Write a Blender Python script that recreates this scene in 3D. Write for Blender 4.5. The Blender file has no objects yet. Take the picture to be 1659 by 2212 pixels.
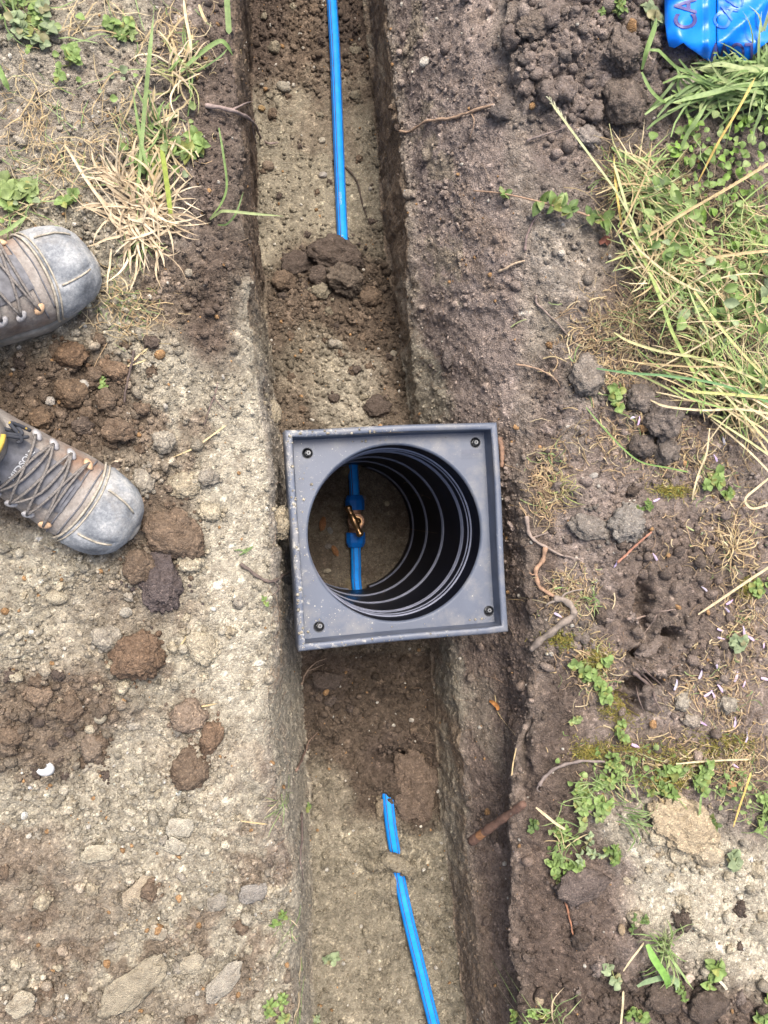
import bpy, bmesh, math, random
import numpy as np
from mathutils import Vector, Matrix, noise as mnoise

# ------------------------------------------------------------------ camera, sky, sun, exposure
scene = bpy.context.scene
COL = scene.collection
CAMZ = 1.29                      # the photographer holds the camera 1.29 m above the bank
TILT = math.radians(10.6)
FPX, CX, CY = 1661.0, 829.5, 1106.0
cam_data = bpy.data.cameras.new("camera")
cam = bpy.data.objects.new("camera", cam_data)
COL.objects.link(cam)
cam.location = (0, 0, CAMZ)
cam.rotation_euler = (0, -TILT, 0)
cam_data.sensor_fit = 'VERTICAL'
cam_data.sensor_height = 36.0
cam_data.lens = FPX / 2212.0 * 36.0
cam_data.clip_start = 0.02
cam_data.clip_end = 200.0
scene.camera = cam

SUN_EL, SUN_AZ = math.radians(66), math.radians(84)   # azimuth measured from +x towards +y
world = bpy.data.worlds.new("World")
scene.world = world
world.use_nodes = True
wn, wl = world.node_tree.nodes, world.node_tree.links
sky = wn.new("ShaderNodeTexSky")
sky.sky_type = 'NISHITA'
sky.sun_disc = False
sky.sun_elevation = SUN_EL
sky.sun_rotation = math.radians(90) - SUN_AZ
sky.air_density = 1.0
sky.dust_density = 7.0
sky.ozone_density = 1.0
wl.new(sky.outputs[0], wn["Background"].inputs[0])
wn["Background"].inputs[1].default_value = 0.11
sd = bpy.data.lights.new("sun", 'SUN')
sd.energy = 1.5
sd.angle = math.radians(30)
sd.color = (1.0, 0.97, 0.93)
sun = bpy.data.objects.new("sun", sd)
COL.objects.link(sun)
sun.location = (0, 0, 6)
sv = Vector((math.cos(SUN_EL) * math.cos(SUN_AZ), math.cos(SUN_EL) * math.sin(SUN_AZ), math.sin(SUN_EL)))
sun.rotation_euler = sv.to_track_quat('Z', 'Y').to_euler()
vs = scene.view_settings
vs.view_transform = 'Standard'
vs.look = 'None'
vs.gamma = 1.0
vs.use_curve_mapping = False
vs.exposure = 1.40
scene.cycles.use_denoising = True
scene.cycles.max_bounces = 8
scene.cycles.diffuse_bounces = 4

random.seed(7)
R = random.Random(11)

# ------------------------------------------------------------------ helpers
CT, ST = math.cos(TILT), math.sin(TILT)

def W(px, py, z):
    """World point at height z that the photograph shows at (px, py)."""
    u, v = (px - CX) / FPX, -(py - CY) / FPX
    x, y, zz = CT * u + ST, v, ST * u - CT
    t = (z - CAMZ) / zz
    return Vector((x * t, y * t, z))

def proj(X, Y, Z):
    dz = Z - CAMZ
    cx = CT * X + ST * dz
    cz = -ST * X + CT * dz
    cz = np.minimum(cz, -0.05)
    return CX + FPX * cx / -cz, CY - FPX * Y / -cz

def hash2(ix, iy, seed):
    h = (ix.astype(np.int64) * 374761393 + iy.astype(np.int64) * 668265263 + seed * 974634777) & 0xFFFFFFFF
    h = ((h ^ (h >> 13)) * 1274126177) & 0xFFFFFFFF
    h = ((h ^ (h >> 16)) * 2246822519) & 0xFFFFFFFF
    h = h ^ (h >> 15)
    return (h & 0xFFFFFF) / float(0x1000000)

def vnoise(u, v, f, seed):
    a, b = u * f, v * f
    ia, ib = np.floor(a), np.floor(b)
    fa, fb = a - ia, b - ib
    fa = fa * fa * fa * (fa * (fa * 6 - 15) + 10)
    fb = fb * fb * fb * (fb * (fb * 6 - 15) + 10)
    h00, h10 = hash2(ia, ib, seed), hash2(ia + 1, ib, seed)
    h01, h11 = hash2(ia, ib + 1, seed), hash2(ia + 1, ib + 1, seed)
    return ((h00 * (1 - fa) + h10 * fa) * (1 - fb) + (h01 * (1 - fa) + h11 * fa) * fb) * 2 - 1

def fbm(u, v, f, seed, octv=4, gain=0.5):
    s, a, n = 0, 1.0, 0
    for k in range(octv):
        c, d = math.cos(0.6 * k + seed), math.sin(0.6 * k + seed)
        s = s + a * vnoise(u * c - v * d, u * d + v * c, f, seed + 17 * k)
        n += a
        a *= gain
        f *= 2.03
    return s / n * 1.6

def crumbs(u, v, cell, seed, density, r0, r1):
    """Heights of half-buried lumps, one at most per cell, and a random number per lump."""
    a, b = u / cell, v / cell
    ia, ib = np.floor(a), np.floor(b)
    best = np.zeros_like(a)
    rid = np.full_like(a, -1.0)
    for dx in (-1, 0, 1):
        for dy in (-1, 0, 1):
            jx, jy = ia + dx, ib + dy
            rx, ry = hash2(jx, jy, seed), hash2(jx, jy, seed + 1)
            rr, re = hash2(jx, jy, seed + 2), hash2(jx, jy, seed + 3)
            ra = hash2(jx, jy, seed + 4) * 3.14
            ddx, ddy = a - (jx + rx), b - (jy + ry)
            el = 0.75 + 0.5 * re
            c, s = np.cos(ra), np.sin(ra)
            ex, ey = (ddx * c + ddy * s) * el, (-ddx * s + ddy * c) / el
            rad = r0 + (r1 - r0) * rr ** 1.6
            d2 = rad * rad - ex * ex - ey * ey
            h = np.where((d2 > 0) & (re * 0.999 < density), np.sqrt(np.maximum(d2, 0)), 0)
            up = h > best
            best = np.where(up, h, best)
            rid = np.where(up, hash2(jx, jy, seed + 5), rid)
    return best * cell, rid

def plates(u, v, cell, seed):
    """Tilted flakes: a random height and tilt per cell, and the distance to the crack between cells."""
    a, b = u / cell, v / cell
    ia, ib = np.floor(a), np.floor(b)
    f1 = np.full_like(a, 9.0); f2 = np.full_like(a, 9.0); hh = np.zeros_like(a); rid = np.zeros_like(a)
    for dx in (-1, 0, 1):
        for dy in (-1, 0, 1):
            jx, jy = ia + dx, ib + dy
            ddx, ddy = a - (jx + hash2(jx, jy, seed)), b - (jy + hash2(jx, jy, seed + 1))
            d2 = np.sqrt(ddx * ddx + ddy * ddy)
            r0, tx, ty = hash2(jx, jy, seed + 2), hash2(jx, jy, seed + 3) - .5, hash2(jx, jy, seed + 4) - .5
            near = d2 < f1
            f2 = np.where(near, f1, np.minimum(f2, d2))
            hh = np.where(near, r0 + 1.3 * (ddx * tx + ddy * ty), hh)
            rid = np.where(near, r0, rid)
            f1 = np.where(near, d2, f1)
    return hh * cell, np.clip((f2 - f1) / .22, 0, 1), rid

def sstep(a, b, x):
    t = np.clip((x - a) / (b - a), 0, 1)
    return t * t * (3 - 2 * t)

def tag(o, label=None, cat=None, group=None, kind=None):
    if label: o['label'] = label
    if cat: o['category'] = cat
    if group: o['group'] = group
    if kind: o['kind'] = kind
    return o

def empty(name, loc, label, cat, group=None, rot=(0, 0, 0)):
    o = bpy.data.objects.new(name, None)
    o.empty_display_size = 0.02
    COL.objects.link(o)
    o.location = loc
    o.rotation_euler = rot
    return tag(o, label, cat, group)

def link(name, me, parent=None, color=None, mat4=None):
    o = bpy.data.objects.new(name, me)
    COL.objects.link(o)
    if parent is not None:
        o.parent = parent
    if color is not None:
        o.color = (*color[:3], 1)
    if mat4 is not None:
        o.matrix_basis = mat4
    return o

def pymesh(name, verts, faces, mat, smooth=True):
    me = bpy.data.meshes.new(name)
    me.from_pydata([tuple(v) for v in verts], [], faces)
    if mat: me.materials.append(mat)
    if smooth:
        me.polygons.foreach_set("use_smooth", [True] * len(me.polygons))
    me.update()
    return me

def npmesh(name, V, F, mat, cols=None, smooth=True):
    """V (n,3), F (m,k) arrays -> mesh, with a linear colour attribute called albedo."""
    me = bpy.data.meshes.new(name)
    V = np.ascontiguousarray(V, dtype=np.float32)
    F = np.ascontiguousarray(F, dtype=np.int32)
    m, k = F.shape
    me.vertices.add(len(V))
    me.vertices.foreach_set("co", V.ravel())
    me.loops.add(m * k)
    me.loops.foreach_set("vertex_index", F.ravel())
    me.polygons.add(m)
    me.polygons.foreach_set("loop_start", np.arange(0, m * k, k, dtype=np.int32))
    if smooth:
        me.polygons.foreach_set("use_smooth", np.ones(m, dtype=bool))
    if cols is not None:
        at = me.color_attributes.new("albedo", 'FLOAT_COLOR', 'POINT')
        c4 = np.ones((len(V), 4), dtype=np.float32)
        c4[:, :3] = cols
        at.data.foreach_set("color", c4.ravel())
    if mat: me.materials.append(mat)
    me.update(calc_edges=True)
    me.validate()
    return me

class Acc:
    """Collects faces for one mesh."""
    def __init__(s):
        s.v, s.f, s.c = [], [], []
    def add(s, vs_, fs_, col=None):
        o = len(s.v)
        s.v += [tuple(p) for p in vs_]
        s.f += [tuple(i + o for i in f) for f in fs_]
        if col is not None:
            s.c += [col] * len(vs_)
        return s
    def mesh(s, name, mat, smooth=True):
        me = pymesh(name, s.v, s.f, mat, smooth)
        if s.c:
            at = me.color_attributes.new("albedo", 'FLOAT_COLOR', 'POINT')
            a = np.ones((len(s.v), 4), dtype=np.float32)
            a[:, :3] = np.array(s.c)
            at.data.foreach_set("color", a.ravel())
        return me

def catmull(pts, n):
    """Smooth path through the points, n samples per span."""
    P = [Vector(p) for p in pts]
    if len(P) == 2:
        return [P[0].lerp(P[1], i / n) for i in range(n + 1)]
    Q = [P[0] * 2 - P[1]] + P + [P[-1] * 2 - P[-2]]
    out = []
    for i in range(1, len(Q) - 2):
        for k in range(n):
            t = k / n
            a, b, c, d = Q[i - 1], Q[i], Q[i + 1], Q[i + 2]
            out.append(0.5 * ((2 * b) + (c - a) * t + (2 * a - 5 * b + 4 * c - d) * t * t + (3 * b - a - 3 * c + d) * t ** 3))
    out.append(P[-1])
    return out

def tube(path, rad, sides=6, cap=True):
    """rad: a number or a function of 0..1 along the path."""
    vs_, fs_ = [], []
    n = len(path)
    up = Vector((0.13, 0.21, 0.97))
    for i, p in enumerate(path):
        t = (path[min(i + 1, n - 1)] - path[max(i - 1, 0)])
        t = t.normalized() if t.length > 1e-9 else Vector((0, 0, 1))
        s = t.cross(up)
        if s.length < 1e-3: s = t.cross(Vector((1, 0, 0)))
        s.normalize()
        w = s.cross(t)
        r = rad(i / (n - 1)) if callable(rad) else rad
        for k in range(sides):
            a = 2 * math.pi * k / sides
            vs_.append(p + (s * math.cos(a) + w * math.sin(a)) * r)
    for i in range(n - 1):
        for k in range(sides):
            a, b = i * sides + k, i * sides + (k + 1) % sides
            fs_.append((a, b, b + sides, a + sides))
    if cap:
        fs_.append(tuple(range(sides))[::-1])
        fs_.append(tuple((n - 1) * sides + k for k in range(sides)))
    return vs_, fs_

def ribbon(path, width, fold=0.25, roll=0.0):
    """A grass blade: three verts per station, folded along the midrib."""
    vs_, fs_ = [], []
    n = len(path)
    for i, p in enumerate(path):
        t = path[min(i + 1, n - 1)] - path[max(i - 1, 0)]
        t = t.normalized() if t.length > 1e-9 else Vector((1, 0, 0))
        s = t.cross(Vector((0, 0, 1)))
        if s.length < 1e-3: s = Vector((1, 0, 0))
        s.normalize()
        s = Matrix.Rotation(roll, 3, t) @ s
        nrm = s.cross(t)
        w = width(i / (n - 1)) * 0.5
        vs_ += [p - s * w + nrm * w * fold, p, p + s * w + nrm * w * fold]
    for i in range(n - 1):
        a = i * 3
        fs_ += [(a, a + 1, a + 4, a + 3), (a + 1, a + 2, a + 5, a + 4)]
    return vs_, fs_

def bladew(w, tip=0.6):
    return lambda t: w * (min(1.0, 0.55 + t * 2.2) if t < 0.25 else 1.0 - max(0.0, (t - tip) / (1 - tip)) ** 1.5 * 0.93)

def lathe(profile, n, a0=0.0, a1=2 * math.pi):
    """profile: (r, z) pairs revolved about z."""
    vs_, fs_ = [], []
    full = abs(a1 - a0 - 2 * math.pi) < 1e-6
    m = len(profile)
    cnt = n if full else n + 1
    for k in range(cnt):
        a = a0 + (a1 - a0) * k / n
        for r, z in profile:
            vs_.append((r * math.cos(a), r * math.sin(a), z))
    for k in range(n):
        k2 = (k + 1) % cnt
        for j in range(m - 1):
            fs_.append((k * m + j, k2 * m + j, k2 * m + j + 1, k * m + j + 1))
    return vs_, fs_

# ------------------------------------------------------------------ materials
def newmat(name):
    m = bpy.data.materials.new(name)
    m.use_nodes = True
    nt = m.node_tree
    return m, nt.nodes, nt.links, nt.nodes["Principled BSDF"]

def nd(N, typ, **kw):
    n = N.new(typ)
    for k, v in kw.items():
        if k in n.inputs.keys() if hasattr(n.inputs, 'keys') else False:
            n.inputs[k].default_value = v
        else:
            setattr(n, k, v)
    return n

def noise_node(N, L, coord, scale, detail=4, rough=0.6):
    n = N.new("ShaderNodeTexNoise")
    n.inputs["Scale"].default_value = scale
    n.inputs["Detail"].default_value = detail
    n.inputs["Roughness"].default_value = rough
    L.new(coord, n.inputs["Vector"])
    return n

def ramp(N, L, fac, stops):
    r = N.new("ShaderNodeValToRGB")
    el = r.color_ramp.elements
    el[0].position, el[0].color = stops[0][0], (*stops[0][1], 1)
    el[1].position, el[1].color = stops[-1][0], (*stops[-1][1], 1)
    for p, c in stops[1:-1]:
        e = el.new(p)
        e.color = (*c, 1)
    L.new(fac, r.inputs[0])
    return r

def mix(N, L, kind, fac, a, b):
    m = N.new("ShaderNodeMix")
    m.data_type = 'RGBA'
    m.blend_type = kind
    m.clamp_result = False
    if isinstance(fac, (int, float)): m.inputs[0].default_value = fac
    else: L.new(fac, m.inputs[0])
    for i, x in ((6, a), (7, b)):
        if isinstance(x, tuple): m.inputs[i].default_value = (*x[:3], 1)
        else: L.new(x, m.inputs[i])
    return m.outputs[2]

def bump(N, L, bsdf, height, strength, dist):
    b = N.new("ShaderNodeBump")
    b.inputs["Strength"].default_value = strength
    b.inputs["Distance"].default_value = dist
    L.new(height, b.inputs["Height"])
    L.new(b.outputs[0], bsdf.inputs["Normal"])
    return b

def soil_material(name, source, grain=1.0, contrast=1.0):
    """Granular earth. source: 'attr' reads the mesh's albedo, 'obj' reads the object's colour."""
    m, N, L, B = newmat(name)
    if source == 'attr':
        a = N.new("ShaderNodeAttribute"); a.attribute_name = "albedo"; base = a.outputs["Color"]
        geo = N.new("ShaderNodeNewGeometry"); co = geo.outputs["Position"]
    else:
        a = N.new("ShaderNodeObjectInfo"); base = a.outputs["Color"]
        geo = N.new("ShaderNodeNewGeometry"); co = geo.outputs["Position"]
    vo = N.new("ShaderNodeTexVoronoi"); vo.feature = 'F1'
    vo.inputs["Scale"].default_value = 330 / grain
    vo.inputs["Randomness"].default_value = 1.0
    L.new(co, vo.inputs["Vector"])
    sep = N.new("ShaderNodeSeparateColor"); L.new(vo.outputs["Color"], sep.inputs[0])
    cell = ramp(N, L, sep.outputs[0], [(0.0, (0.72, 0.70, 0.68)), (0.45, (0.97, 0.97, 0.97)), (0.88, (1.10, 1.09, 1.07)), (1.0, (1.55, 1.52, 1.45))])
    c1 = mix(N, L, 'MULTIPLY', contrast, base, cell.outputs[0])
    n1 = noise_node(N, L, co, 60, 5, 0.65)
    r1 = ramp(N, L, n1.outputs[0], [(0.3, (0.66, 0.63, 0.60)), (0.5, (0.98, 0.98, 0.98)), (0.72, (1.22, 1.21, 1.18))])
    c2 = mix(N, L, 'MULTIPLY', 1.0, c1, r1.outputs[0])
    n2 = noise_node(N, L, co, 900, 3, 0.7)
    r2 = ramp(N, L, n2.outputs[0], [(0.25, (0.7, 0.7, 0.7)), (0.75, (1.3, 1.3, 1.3))])
    c3 = mix(N, L, 'MULTIPLY', 1.0, c2, r2.outputs[0])
    L.new(c3, B.inputs["Base Color"])
    B.inputs["Roughness"].default_value = 0.95
    B.inputs["Specular IOR Level"].default_value = 0.18
    h = N.new("ShaderNodeMath"); h.operation = 'MULTIPLY_ADD'
    L.new(vo.outputs["Distance"], h.inputs[0]); h.inputs[1].default_value = -1.1
    L.new(n2.outputs[0], h.inputs[2])
    bump(N, L, B, h.outputs[0], 0.9, 0.003)
    return m

M_SOIL = soil_material("soil", 'attr')
M_CRUMB = soil_material("soil_crumb", 'attr', 0.8)
M_CLOD = soil_material("clod_soil", 'obj', 1.1)

def plant_material(name, source, dark=0.75, translucent=0.3, rough=0.55):
    m, N, L, B = newmat(name)
    if source == 'attr':
        a = N.new("ShaderNodeAttribute"); a.attribute_name = "albedo"; base = a.outputs["Color"]
    else:
        a = N.new("ShaderNodeObjectInfo"); base = a.outputs["Color"]
    geo = N.new("ShaderNodeNewGeometry")
    n1 = noise_node(N, L, geo.outputs["Position"], 120, 4, 0.6)
    r1 = ramp(N, L, n1.outputs[0], [(0.3, (dark, dark, dark * 0.95)), (0.7, (1.2, 1.18, 1.1))])
    c = mix(N, L, 'MULTIPLY', 1.0, base, r1.outputs[0])
    L.new(c, B.inputs["Base Color"])
    B.inputs["Roughness"].default_value = rough
    B.inputs["Specular IOR Level"].default_value = 0.35
    bump(N, L, B, n1.outputs[0], 0.3, 0.001)
    if translucent > 0:
        tr = N.new("ShaderNodeBsdfTranslucent")
        L.new(c, tr.inputs[0])
        ms = N.new("ShaderNodeMixShader"); ms.inputs[0].default_value = translucent
        L.new(B.outputs[0], ms.inputs[1]); L.new(tr.outputs[0], ms.inputs[2])
        L.new(ms.outputs[0], N["Material Output"].inputs[0])
    return m

M_LEAF = plant_material("leaf", 'obj')
M_MASS = plant_material("plant_mass", 'attr')
M_STRAW = plant_material("straw", 'obj', 0.65, 0.12, 0.7)
M_ROOT = plant_material("root_bark", 'obj', 0.55, 0.0, 0.8)

def simple_material(name, col, rough=0.5, metal=0.0, spec=0.5, nscale=90, var=0.15, bmp=0.15):
    m, N, L, B = newmat(name)
    geo = N.new("ShaderNodeTexCoord")
    n1 = noise_node(N, L, geo.outputs["Object"], nscale, 5, 0.6)
    lo, hi = 1 - var, 1 + var
    r1 = ramp(N, L, n1.outputs[0], [(0.3, (lo, lo, lo)), (0.7, (hi, hi, hi))])
    L.new(mix(N, L, 'MULTIPLY', 1.0, tuple(col), r1.outputs[0]), B.inputs["Base Color"])
    B.inputs["Roughness"].default_value = rough
    B.inputs["Metallic"].default_value = metal
    B.inputs["Specular IOR Level"].default_value = spec
    if bmp > 0: bump(N, L, B, n1.outputs[0], bmp, 0.001)
    return m
# ------------------------------------------------------------------ the ground: banks, trench walls and trench floor as one sheet
LINES = {
 'lip': [(500,-50,-.01),(514,100,-.01),(521,300,-.01),(529,500,-.01),(548,700,-.01),(562,850,-.01),(585,1000,-.01),(596,1150,-.01),(600,1300,-.012),(592,1450,-.015),(588,1600,-.015),(604,1750,-.015),(634,1850,-.02),(634,2000,-.02),(632,2250,-.02)],
 'lfoot': [(531,-50,-.60),(545,100,-.58),(549,300,-.57),(554,500,-.54),(575,700,-.48),(590,880,-.44),(612,1000,-.44),(640,1300,-.44),(650,1450,-.44),(656,1600,-.44),(668,1750,-.42),(668,1900,-.40),(672,2050,-.38),(684,2250,-.35)],
 'rfoot': [(788,-50,-.60),(800,100,-.58),(815,300,-.57),(832,500,-.54),(860,700,-.48),(888,880,-.44),(900,1000,-.44),(925,1300,-.44),(935,1450,-.44),(945,1600,-.44),(951,1700,-.42),(964,1850,-.40),(985,2000,-.38),(1012,2250,-.34)],
 'rtop': [(826,-50,-.29),(843,100,-.275),(862,300,-.26),(880,500,-.25),(886,700,-.30),(902,880,-.36),(925,1000,-.34),(960,1300,-.31),(982,1450,-.29),(1000,1600,-.27),(1008,1750,-.265),(1016,1900,-.255),(1036,2050,-.24),(1062,2250,-.22)],
 'shelf': [(925,-50,-.15),(945,100,-.14),(975,300,-.13),(1000,500,-.12),(1008,700,-.145),(1016,880,-.17),(1040,1000,-.18),(1072,1200,-.19),(1086,1400,-.19),(1091,1600,-.19),(1094,1750,-.18),(1099,1900,-.175),(1105,2050,-.165),(1112,2250,-.155)],
 'slope': [(1080,-50,-.01),(1095,100,-.01),(1120,300,-.01),(1140,500,-.015),(1150,700,-.025),(1140,880,-.045),(1130,1000,-.06),(1148,1200,-.065),(1146,1400,-.075),(1128,1600,-.085),(1116,1750,-.085),(1114,1900,-.075),(1120,2050,-.065),(1128,2250,-.055)],
}
dense = np.arange(-1.10, 1.265, 0.0030)
far = 1.265 + np.cumsum(0.006 * 1.22 ** np.arange(1, 34))
farn = -1.10 - np.cumsum(0.006 * 1.22 ** np.arange(1, 34))
ys = np.concatenate([farn[::-1], dense, far])
RN = len(ys)

def line_at(key, seed, wav=0.006):
    P = sorted([tuple(W(*p)) for p in LINES[key]], key=lambda p: p[1])
    y = [p[1] for p in P]
    x = np.interp(ys, y, [p[0] for p in P])
    z = np.interp(ys, y, [p[2] for p in P])
    k = np.ones(41) / 41
    pad = lambda a: np.convolve(np.pad(a, 20, mode='edge'), k, mode='valid')
    x, z = pad(x), pad(z)
    zero = np.zeros_like(ys)
    x = x + wav * fbm(ys, zero + seed, 7, seed, 4, 0.6)
    return x, z

lx = {k: line_at(k, 31 + i * 7, {'lip': .0075, 'slope': .02, 'shelf': .012}.get(k, .005)) for i, k in enumerate(LINES)}
segs = [  # (from, to, columns)
 ('lip', 'lfoot', 105), ('lfoot', 'rfoot', 104), ('rfoot', 'rtop', 62), ('rtop', 'shelf', 52), ('shelf', 'slope', 56)]
xs_l, zs_l, seg_l = [], [], []
one = np.ones(RN)
XL, XR = -0.50, 1.06
farc = np.cumsum(0.006 * 1.25 ** np.arange(1, 30))
for d in farc[::-1]:
    xs_l.append(one * (XL - d)); zs_l.append(one * 0); seg_l.append(0)
nl = 196
for k in range(nl):
    t = k / nl
    x, z = lx['lip']
    xs_l.append(XL + (x - XL) * t); zs_l.append(z * t ** 6); seg_l.append(0)
for si, (a, b, n) in enumerate(segs):
    for k in range(n):
        t = k / n
        xs_l.append(lx[a][0] * (1 - t) + lx[b][0] * t)
        zs_l.append(lx[a][1] * (1 - t) + lx[b][1] * t); seg_l.append(si + 1)
nr = 215
for k in range(nr):
    t = k / (nr - 1)
    x, z = lx['slope']
    xs_l.append(x * (1 - t) + XR * t); zs_l.append(z * (1 - t) ** 3); seg_l.append(6)
for d in farc:
    xs_l.append(one * (XR + d)); zs_l.append(one * 0); seg_l.append(6)
X = np.stack(xs_l, 1); Z = np.stack(zs_l, 1)
SEG = np.tile(np.array(seg_l), (RN, 1))
CN = X.shape[1]
Y = np.tile(ys[:, None], (1, CN))
def smooth_cols(A, w):
    k = np.ones(2 * w + 1) / (2 * w + 1)
    P = np.pad(A, ((0, 0), (w, w)), mode='edge')
    c = np.cumsum(np.pad(P, ((0, 0), (1, 0))), 1)
    return (c[:, 2 * w + 1:] - c[:, :-(2 * w + 1)]) / (2 * w + 1)
wide_x, wide_z = smooth_cols(X, 34), smooth_cols(Z, 34)
_, py_row = proj(X, Y, Z)
soft_w = (1 - sstep(820, 1180, py_row)) * np.isin(SEG, (4, 5, 6)) * sstep(0, 22, np.arange(CN)[None, :] - int(np.argmax(np.array(seg_l) == 4)))
X, Z = X * (1 - soft_w) + wide_x * soft_w, Z * (1 - soft_w) + wide_z * soft_w
inner = slice(60, CN - 60)
Xs, Zs = smooth_cols(X, 4), smooth_cols(Z, 4)
lipc = 225; near_lip = np.exp(-((np.arange(CN) - lipc) / 16.0) ** 2)[None, :]
Xw, Zw = smooth_cols(X, 9), smooth_cols(Z, 9)
Xs, Zs = Xs * (1 - near_lip) + Xw * near_lip, Zs * (1 - near_lip) + Zw * near_lip
X[:, inner] = Xs[:, inner]; Z[:, inner] = Zs[:, inner]
# surface coordinates for the noise (arc length across, metres along)
du = np.sqrt(np.diff(X, axis=1) ** 2 + np.diff(Z, axis=1) ** 2)
U = np.concatenate([np.zeros((RN, 1)), np.cumsum(du, 1)], 1)
U = U - U[:, 225:226] * 1.0 + 3.0
V = Y + 5.0
U2 = U + 0.0050 * fbm(U, V, 45, 901, 3) + .0022 * fbm(U, V, 190, 911, 2)
V2 = V + 0.0050 * fbm(U, V, 45, 907, 3) + .0022 * fbm(U, V, 190, 917, 2)
PX, PY = proj(X, Y, Z)
# ragged edges for the patches
JX = PX + 34 * fbm(U, V, 9, 71, 5, 0.62)
JY = PY + 34 * fbm(U, V, 9, 83, 5, 0.62)

def blob(cx, cy, rx, ry, ang=0.0, soft=0.35):
    c, s = math.cos(math.radians(ang)), math.sin(math.radians(ang))
    dx, dy = JX - cx, JY - cy
    d = np.sqrt(((dx * c + dy * s) / rx) ** 2 + ((-dx * s + dy * c) / ry) ** 2)
    return 1 - sstep(1 - soft, 1 + soft, d)

C3 = lambda r, g, b: np.array([r, g, b])
PALE, SAND, OLIVE = C3(.405, .370, .294), C3(.322, .292, .230), C3(.225, .200, .150)
BROWN, DARK, TOP = C3(.155, .118, .088), C3(.098, .074, .060), C3(.205, .168, .147)
RUST, GREY = C3(.175, .120, .08), C3(.285, .255, .215)
colr = np.zeros((RN, CN, 3)); colr[:] = SAND
def paint(mask, target, k=1.0):
    global colr
    m = np.clip(mask * k, 0, 1)[..., None]
    colr = colr * (1 - m) + target * m
left, right = SEG == 0, SEG == 6
right_f = smooth_cols(right.astype(float), 14)
rs_f = smooth_cols(((SEG == 4) | (SEG == 5)).astype(float), 14) * (SEG >= 4)
right_f = np.where(SEG >= 4, right_f, 0)
n_big = fbm(U, V, 5, 41, 5, 0.6)
n_mid = fbm(U, V, 16, 47, 5, 0.62)
n_fin = fbm(U, V, 70, 53, 4, 0.6)
# left bank
paint(left * sstep(0.05, 0.55, n_mid + 0.35 * n_big), BROWN, 0.75)
paint(left * sstep(-0.1, -0.6, n_mid), PALE, 0.6)
paint(left * blob(440, 180, 130, 420, 6), TOP, 0.85)
paint(left * blob(485, 330, 70, 420, 3), DARK * 1.15, 0.75)
paint(left * blob(150, 230, 210, 190), GREY, 0.65)
paint(left * blob(420, 640, 120, 110, 20), BROWN, 0.5)
paint(left * blob(490, 640, 60, 150, 5), DARK, 0.7)
paint(left * blob(110, 870, 200, 125, 0), BROWN * .72, 1.0)
paint(left * blob(60, 1000, 110, 130), BROWN * .85, 0.9)
paint(left * blob(270, 1000, 120, 110, 30), BROWN, 0.6)
paint(left * blob(340, 1150, 100, 100, 30), BROWN * .85, 0.8)
paint(left * blob(110, 1560, 170, 130, -10), BROWN, 0.9)
paint(left * blob(250, 1330, 170, 90, -20), BROWN, 0.5)
paint(left * blob(420, 1600, 90, 90), RUST * .95, 0.55)
paint(left * blob(110, 1950, 190, 120, -25), BROWN, 0.5)
paint(left * blob(190, 2180, 260, 70), BROWN, 0.5)
paint(left * blob(520, 1150, 85, 330, 4), PALE, 0.8)
paint(left * blob(500, 1450, 110, 150, -10), PALE, 0.8)
paint(left * blob(330, 1720, 230, 160, -25), PALE, 0.6)
paint(left * blob(60, 1320, 150, 130), PALE * .95, 0.6)
paint(left * blob(620, 1650, 40, 220, 2), TOP * .8, 0.5)
# left wall
lw = SEG == 1
paint(lw, OLIVE * 1.25)
paint(lw * (1 - sstep(560, 800, PY + 60 * n_mid)), BROWN * 1.0)
paint(lw * sstep(700, 900, PY), GREY * 1.05, 0.8)
paint(lw * sstep(1350, 1500, PY), SAND * .98, 0.85)
paint(lw * sstep(0.15, 0.55, n_mid), BROWN * 1.1, 0.4)
# floor
fl = SEG == 2
paint(fl, OLIVE * 1.12)
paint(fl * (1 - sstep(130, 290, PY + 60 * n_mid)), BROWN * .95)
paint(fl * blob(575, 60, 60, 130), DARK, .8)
paint(fl * blob(760, 45, 60, 70), DARK * .9, .8)
paint(fl * blob(700, 300, 60, 50, 0), BROWN, 0.5)
paint(fl * blob(725, 640, 190, 120), BROWN * .78, 0.95)
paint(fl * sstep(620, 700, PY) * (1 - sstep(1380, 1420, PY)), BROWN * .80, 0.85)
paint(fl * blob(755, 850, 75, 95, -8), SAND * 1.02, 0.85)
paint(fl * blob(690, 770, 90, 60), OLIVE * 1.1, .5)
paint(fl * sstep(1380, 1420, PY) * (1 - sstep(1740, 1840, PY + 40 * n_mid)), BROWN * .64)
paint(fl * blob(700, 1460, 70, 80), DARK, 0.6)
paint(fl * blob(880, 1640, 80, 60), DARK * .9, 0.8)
paint(fl * sstep(1730, 1860, PY + 40 * n_mid - 0.25 * (PX - 800)), OLIVE * .98)
paint(fl * blob(690, 1740, 60, 90), OLIVE * 1.1, .7)
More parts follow.
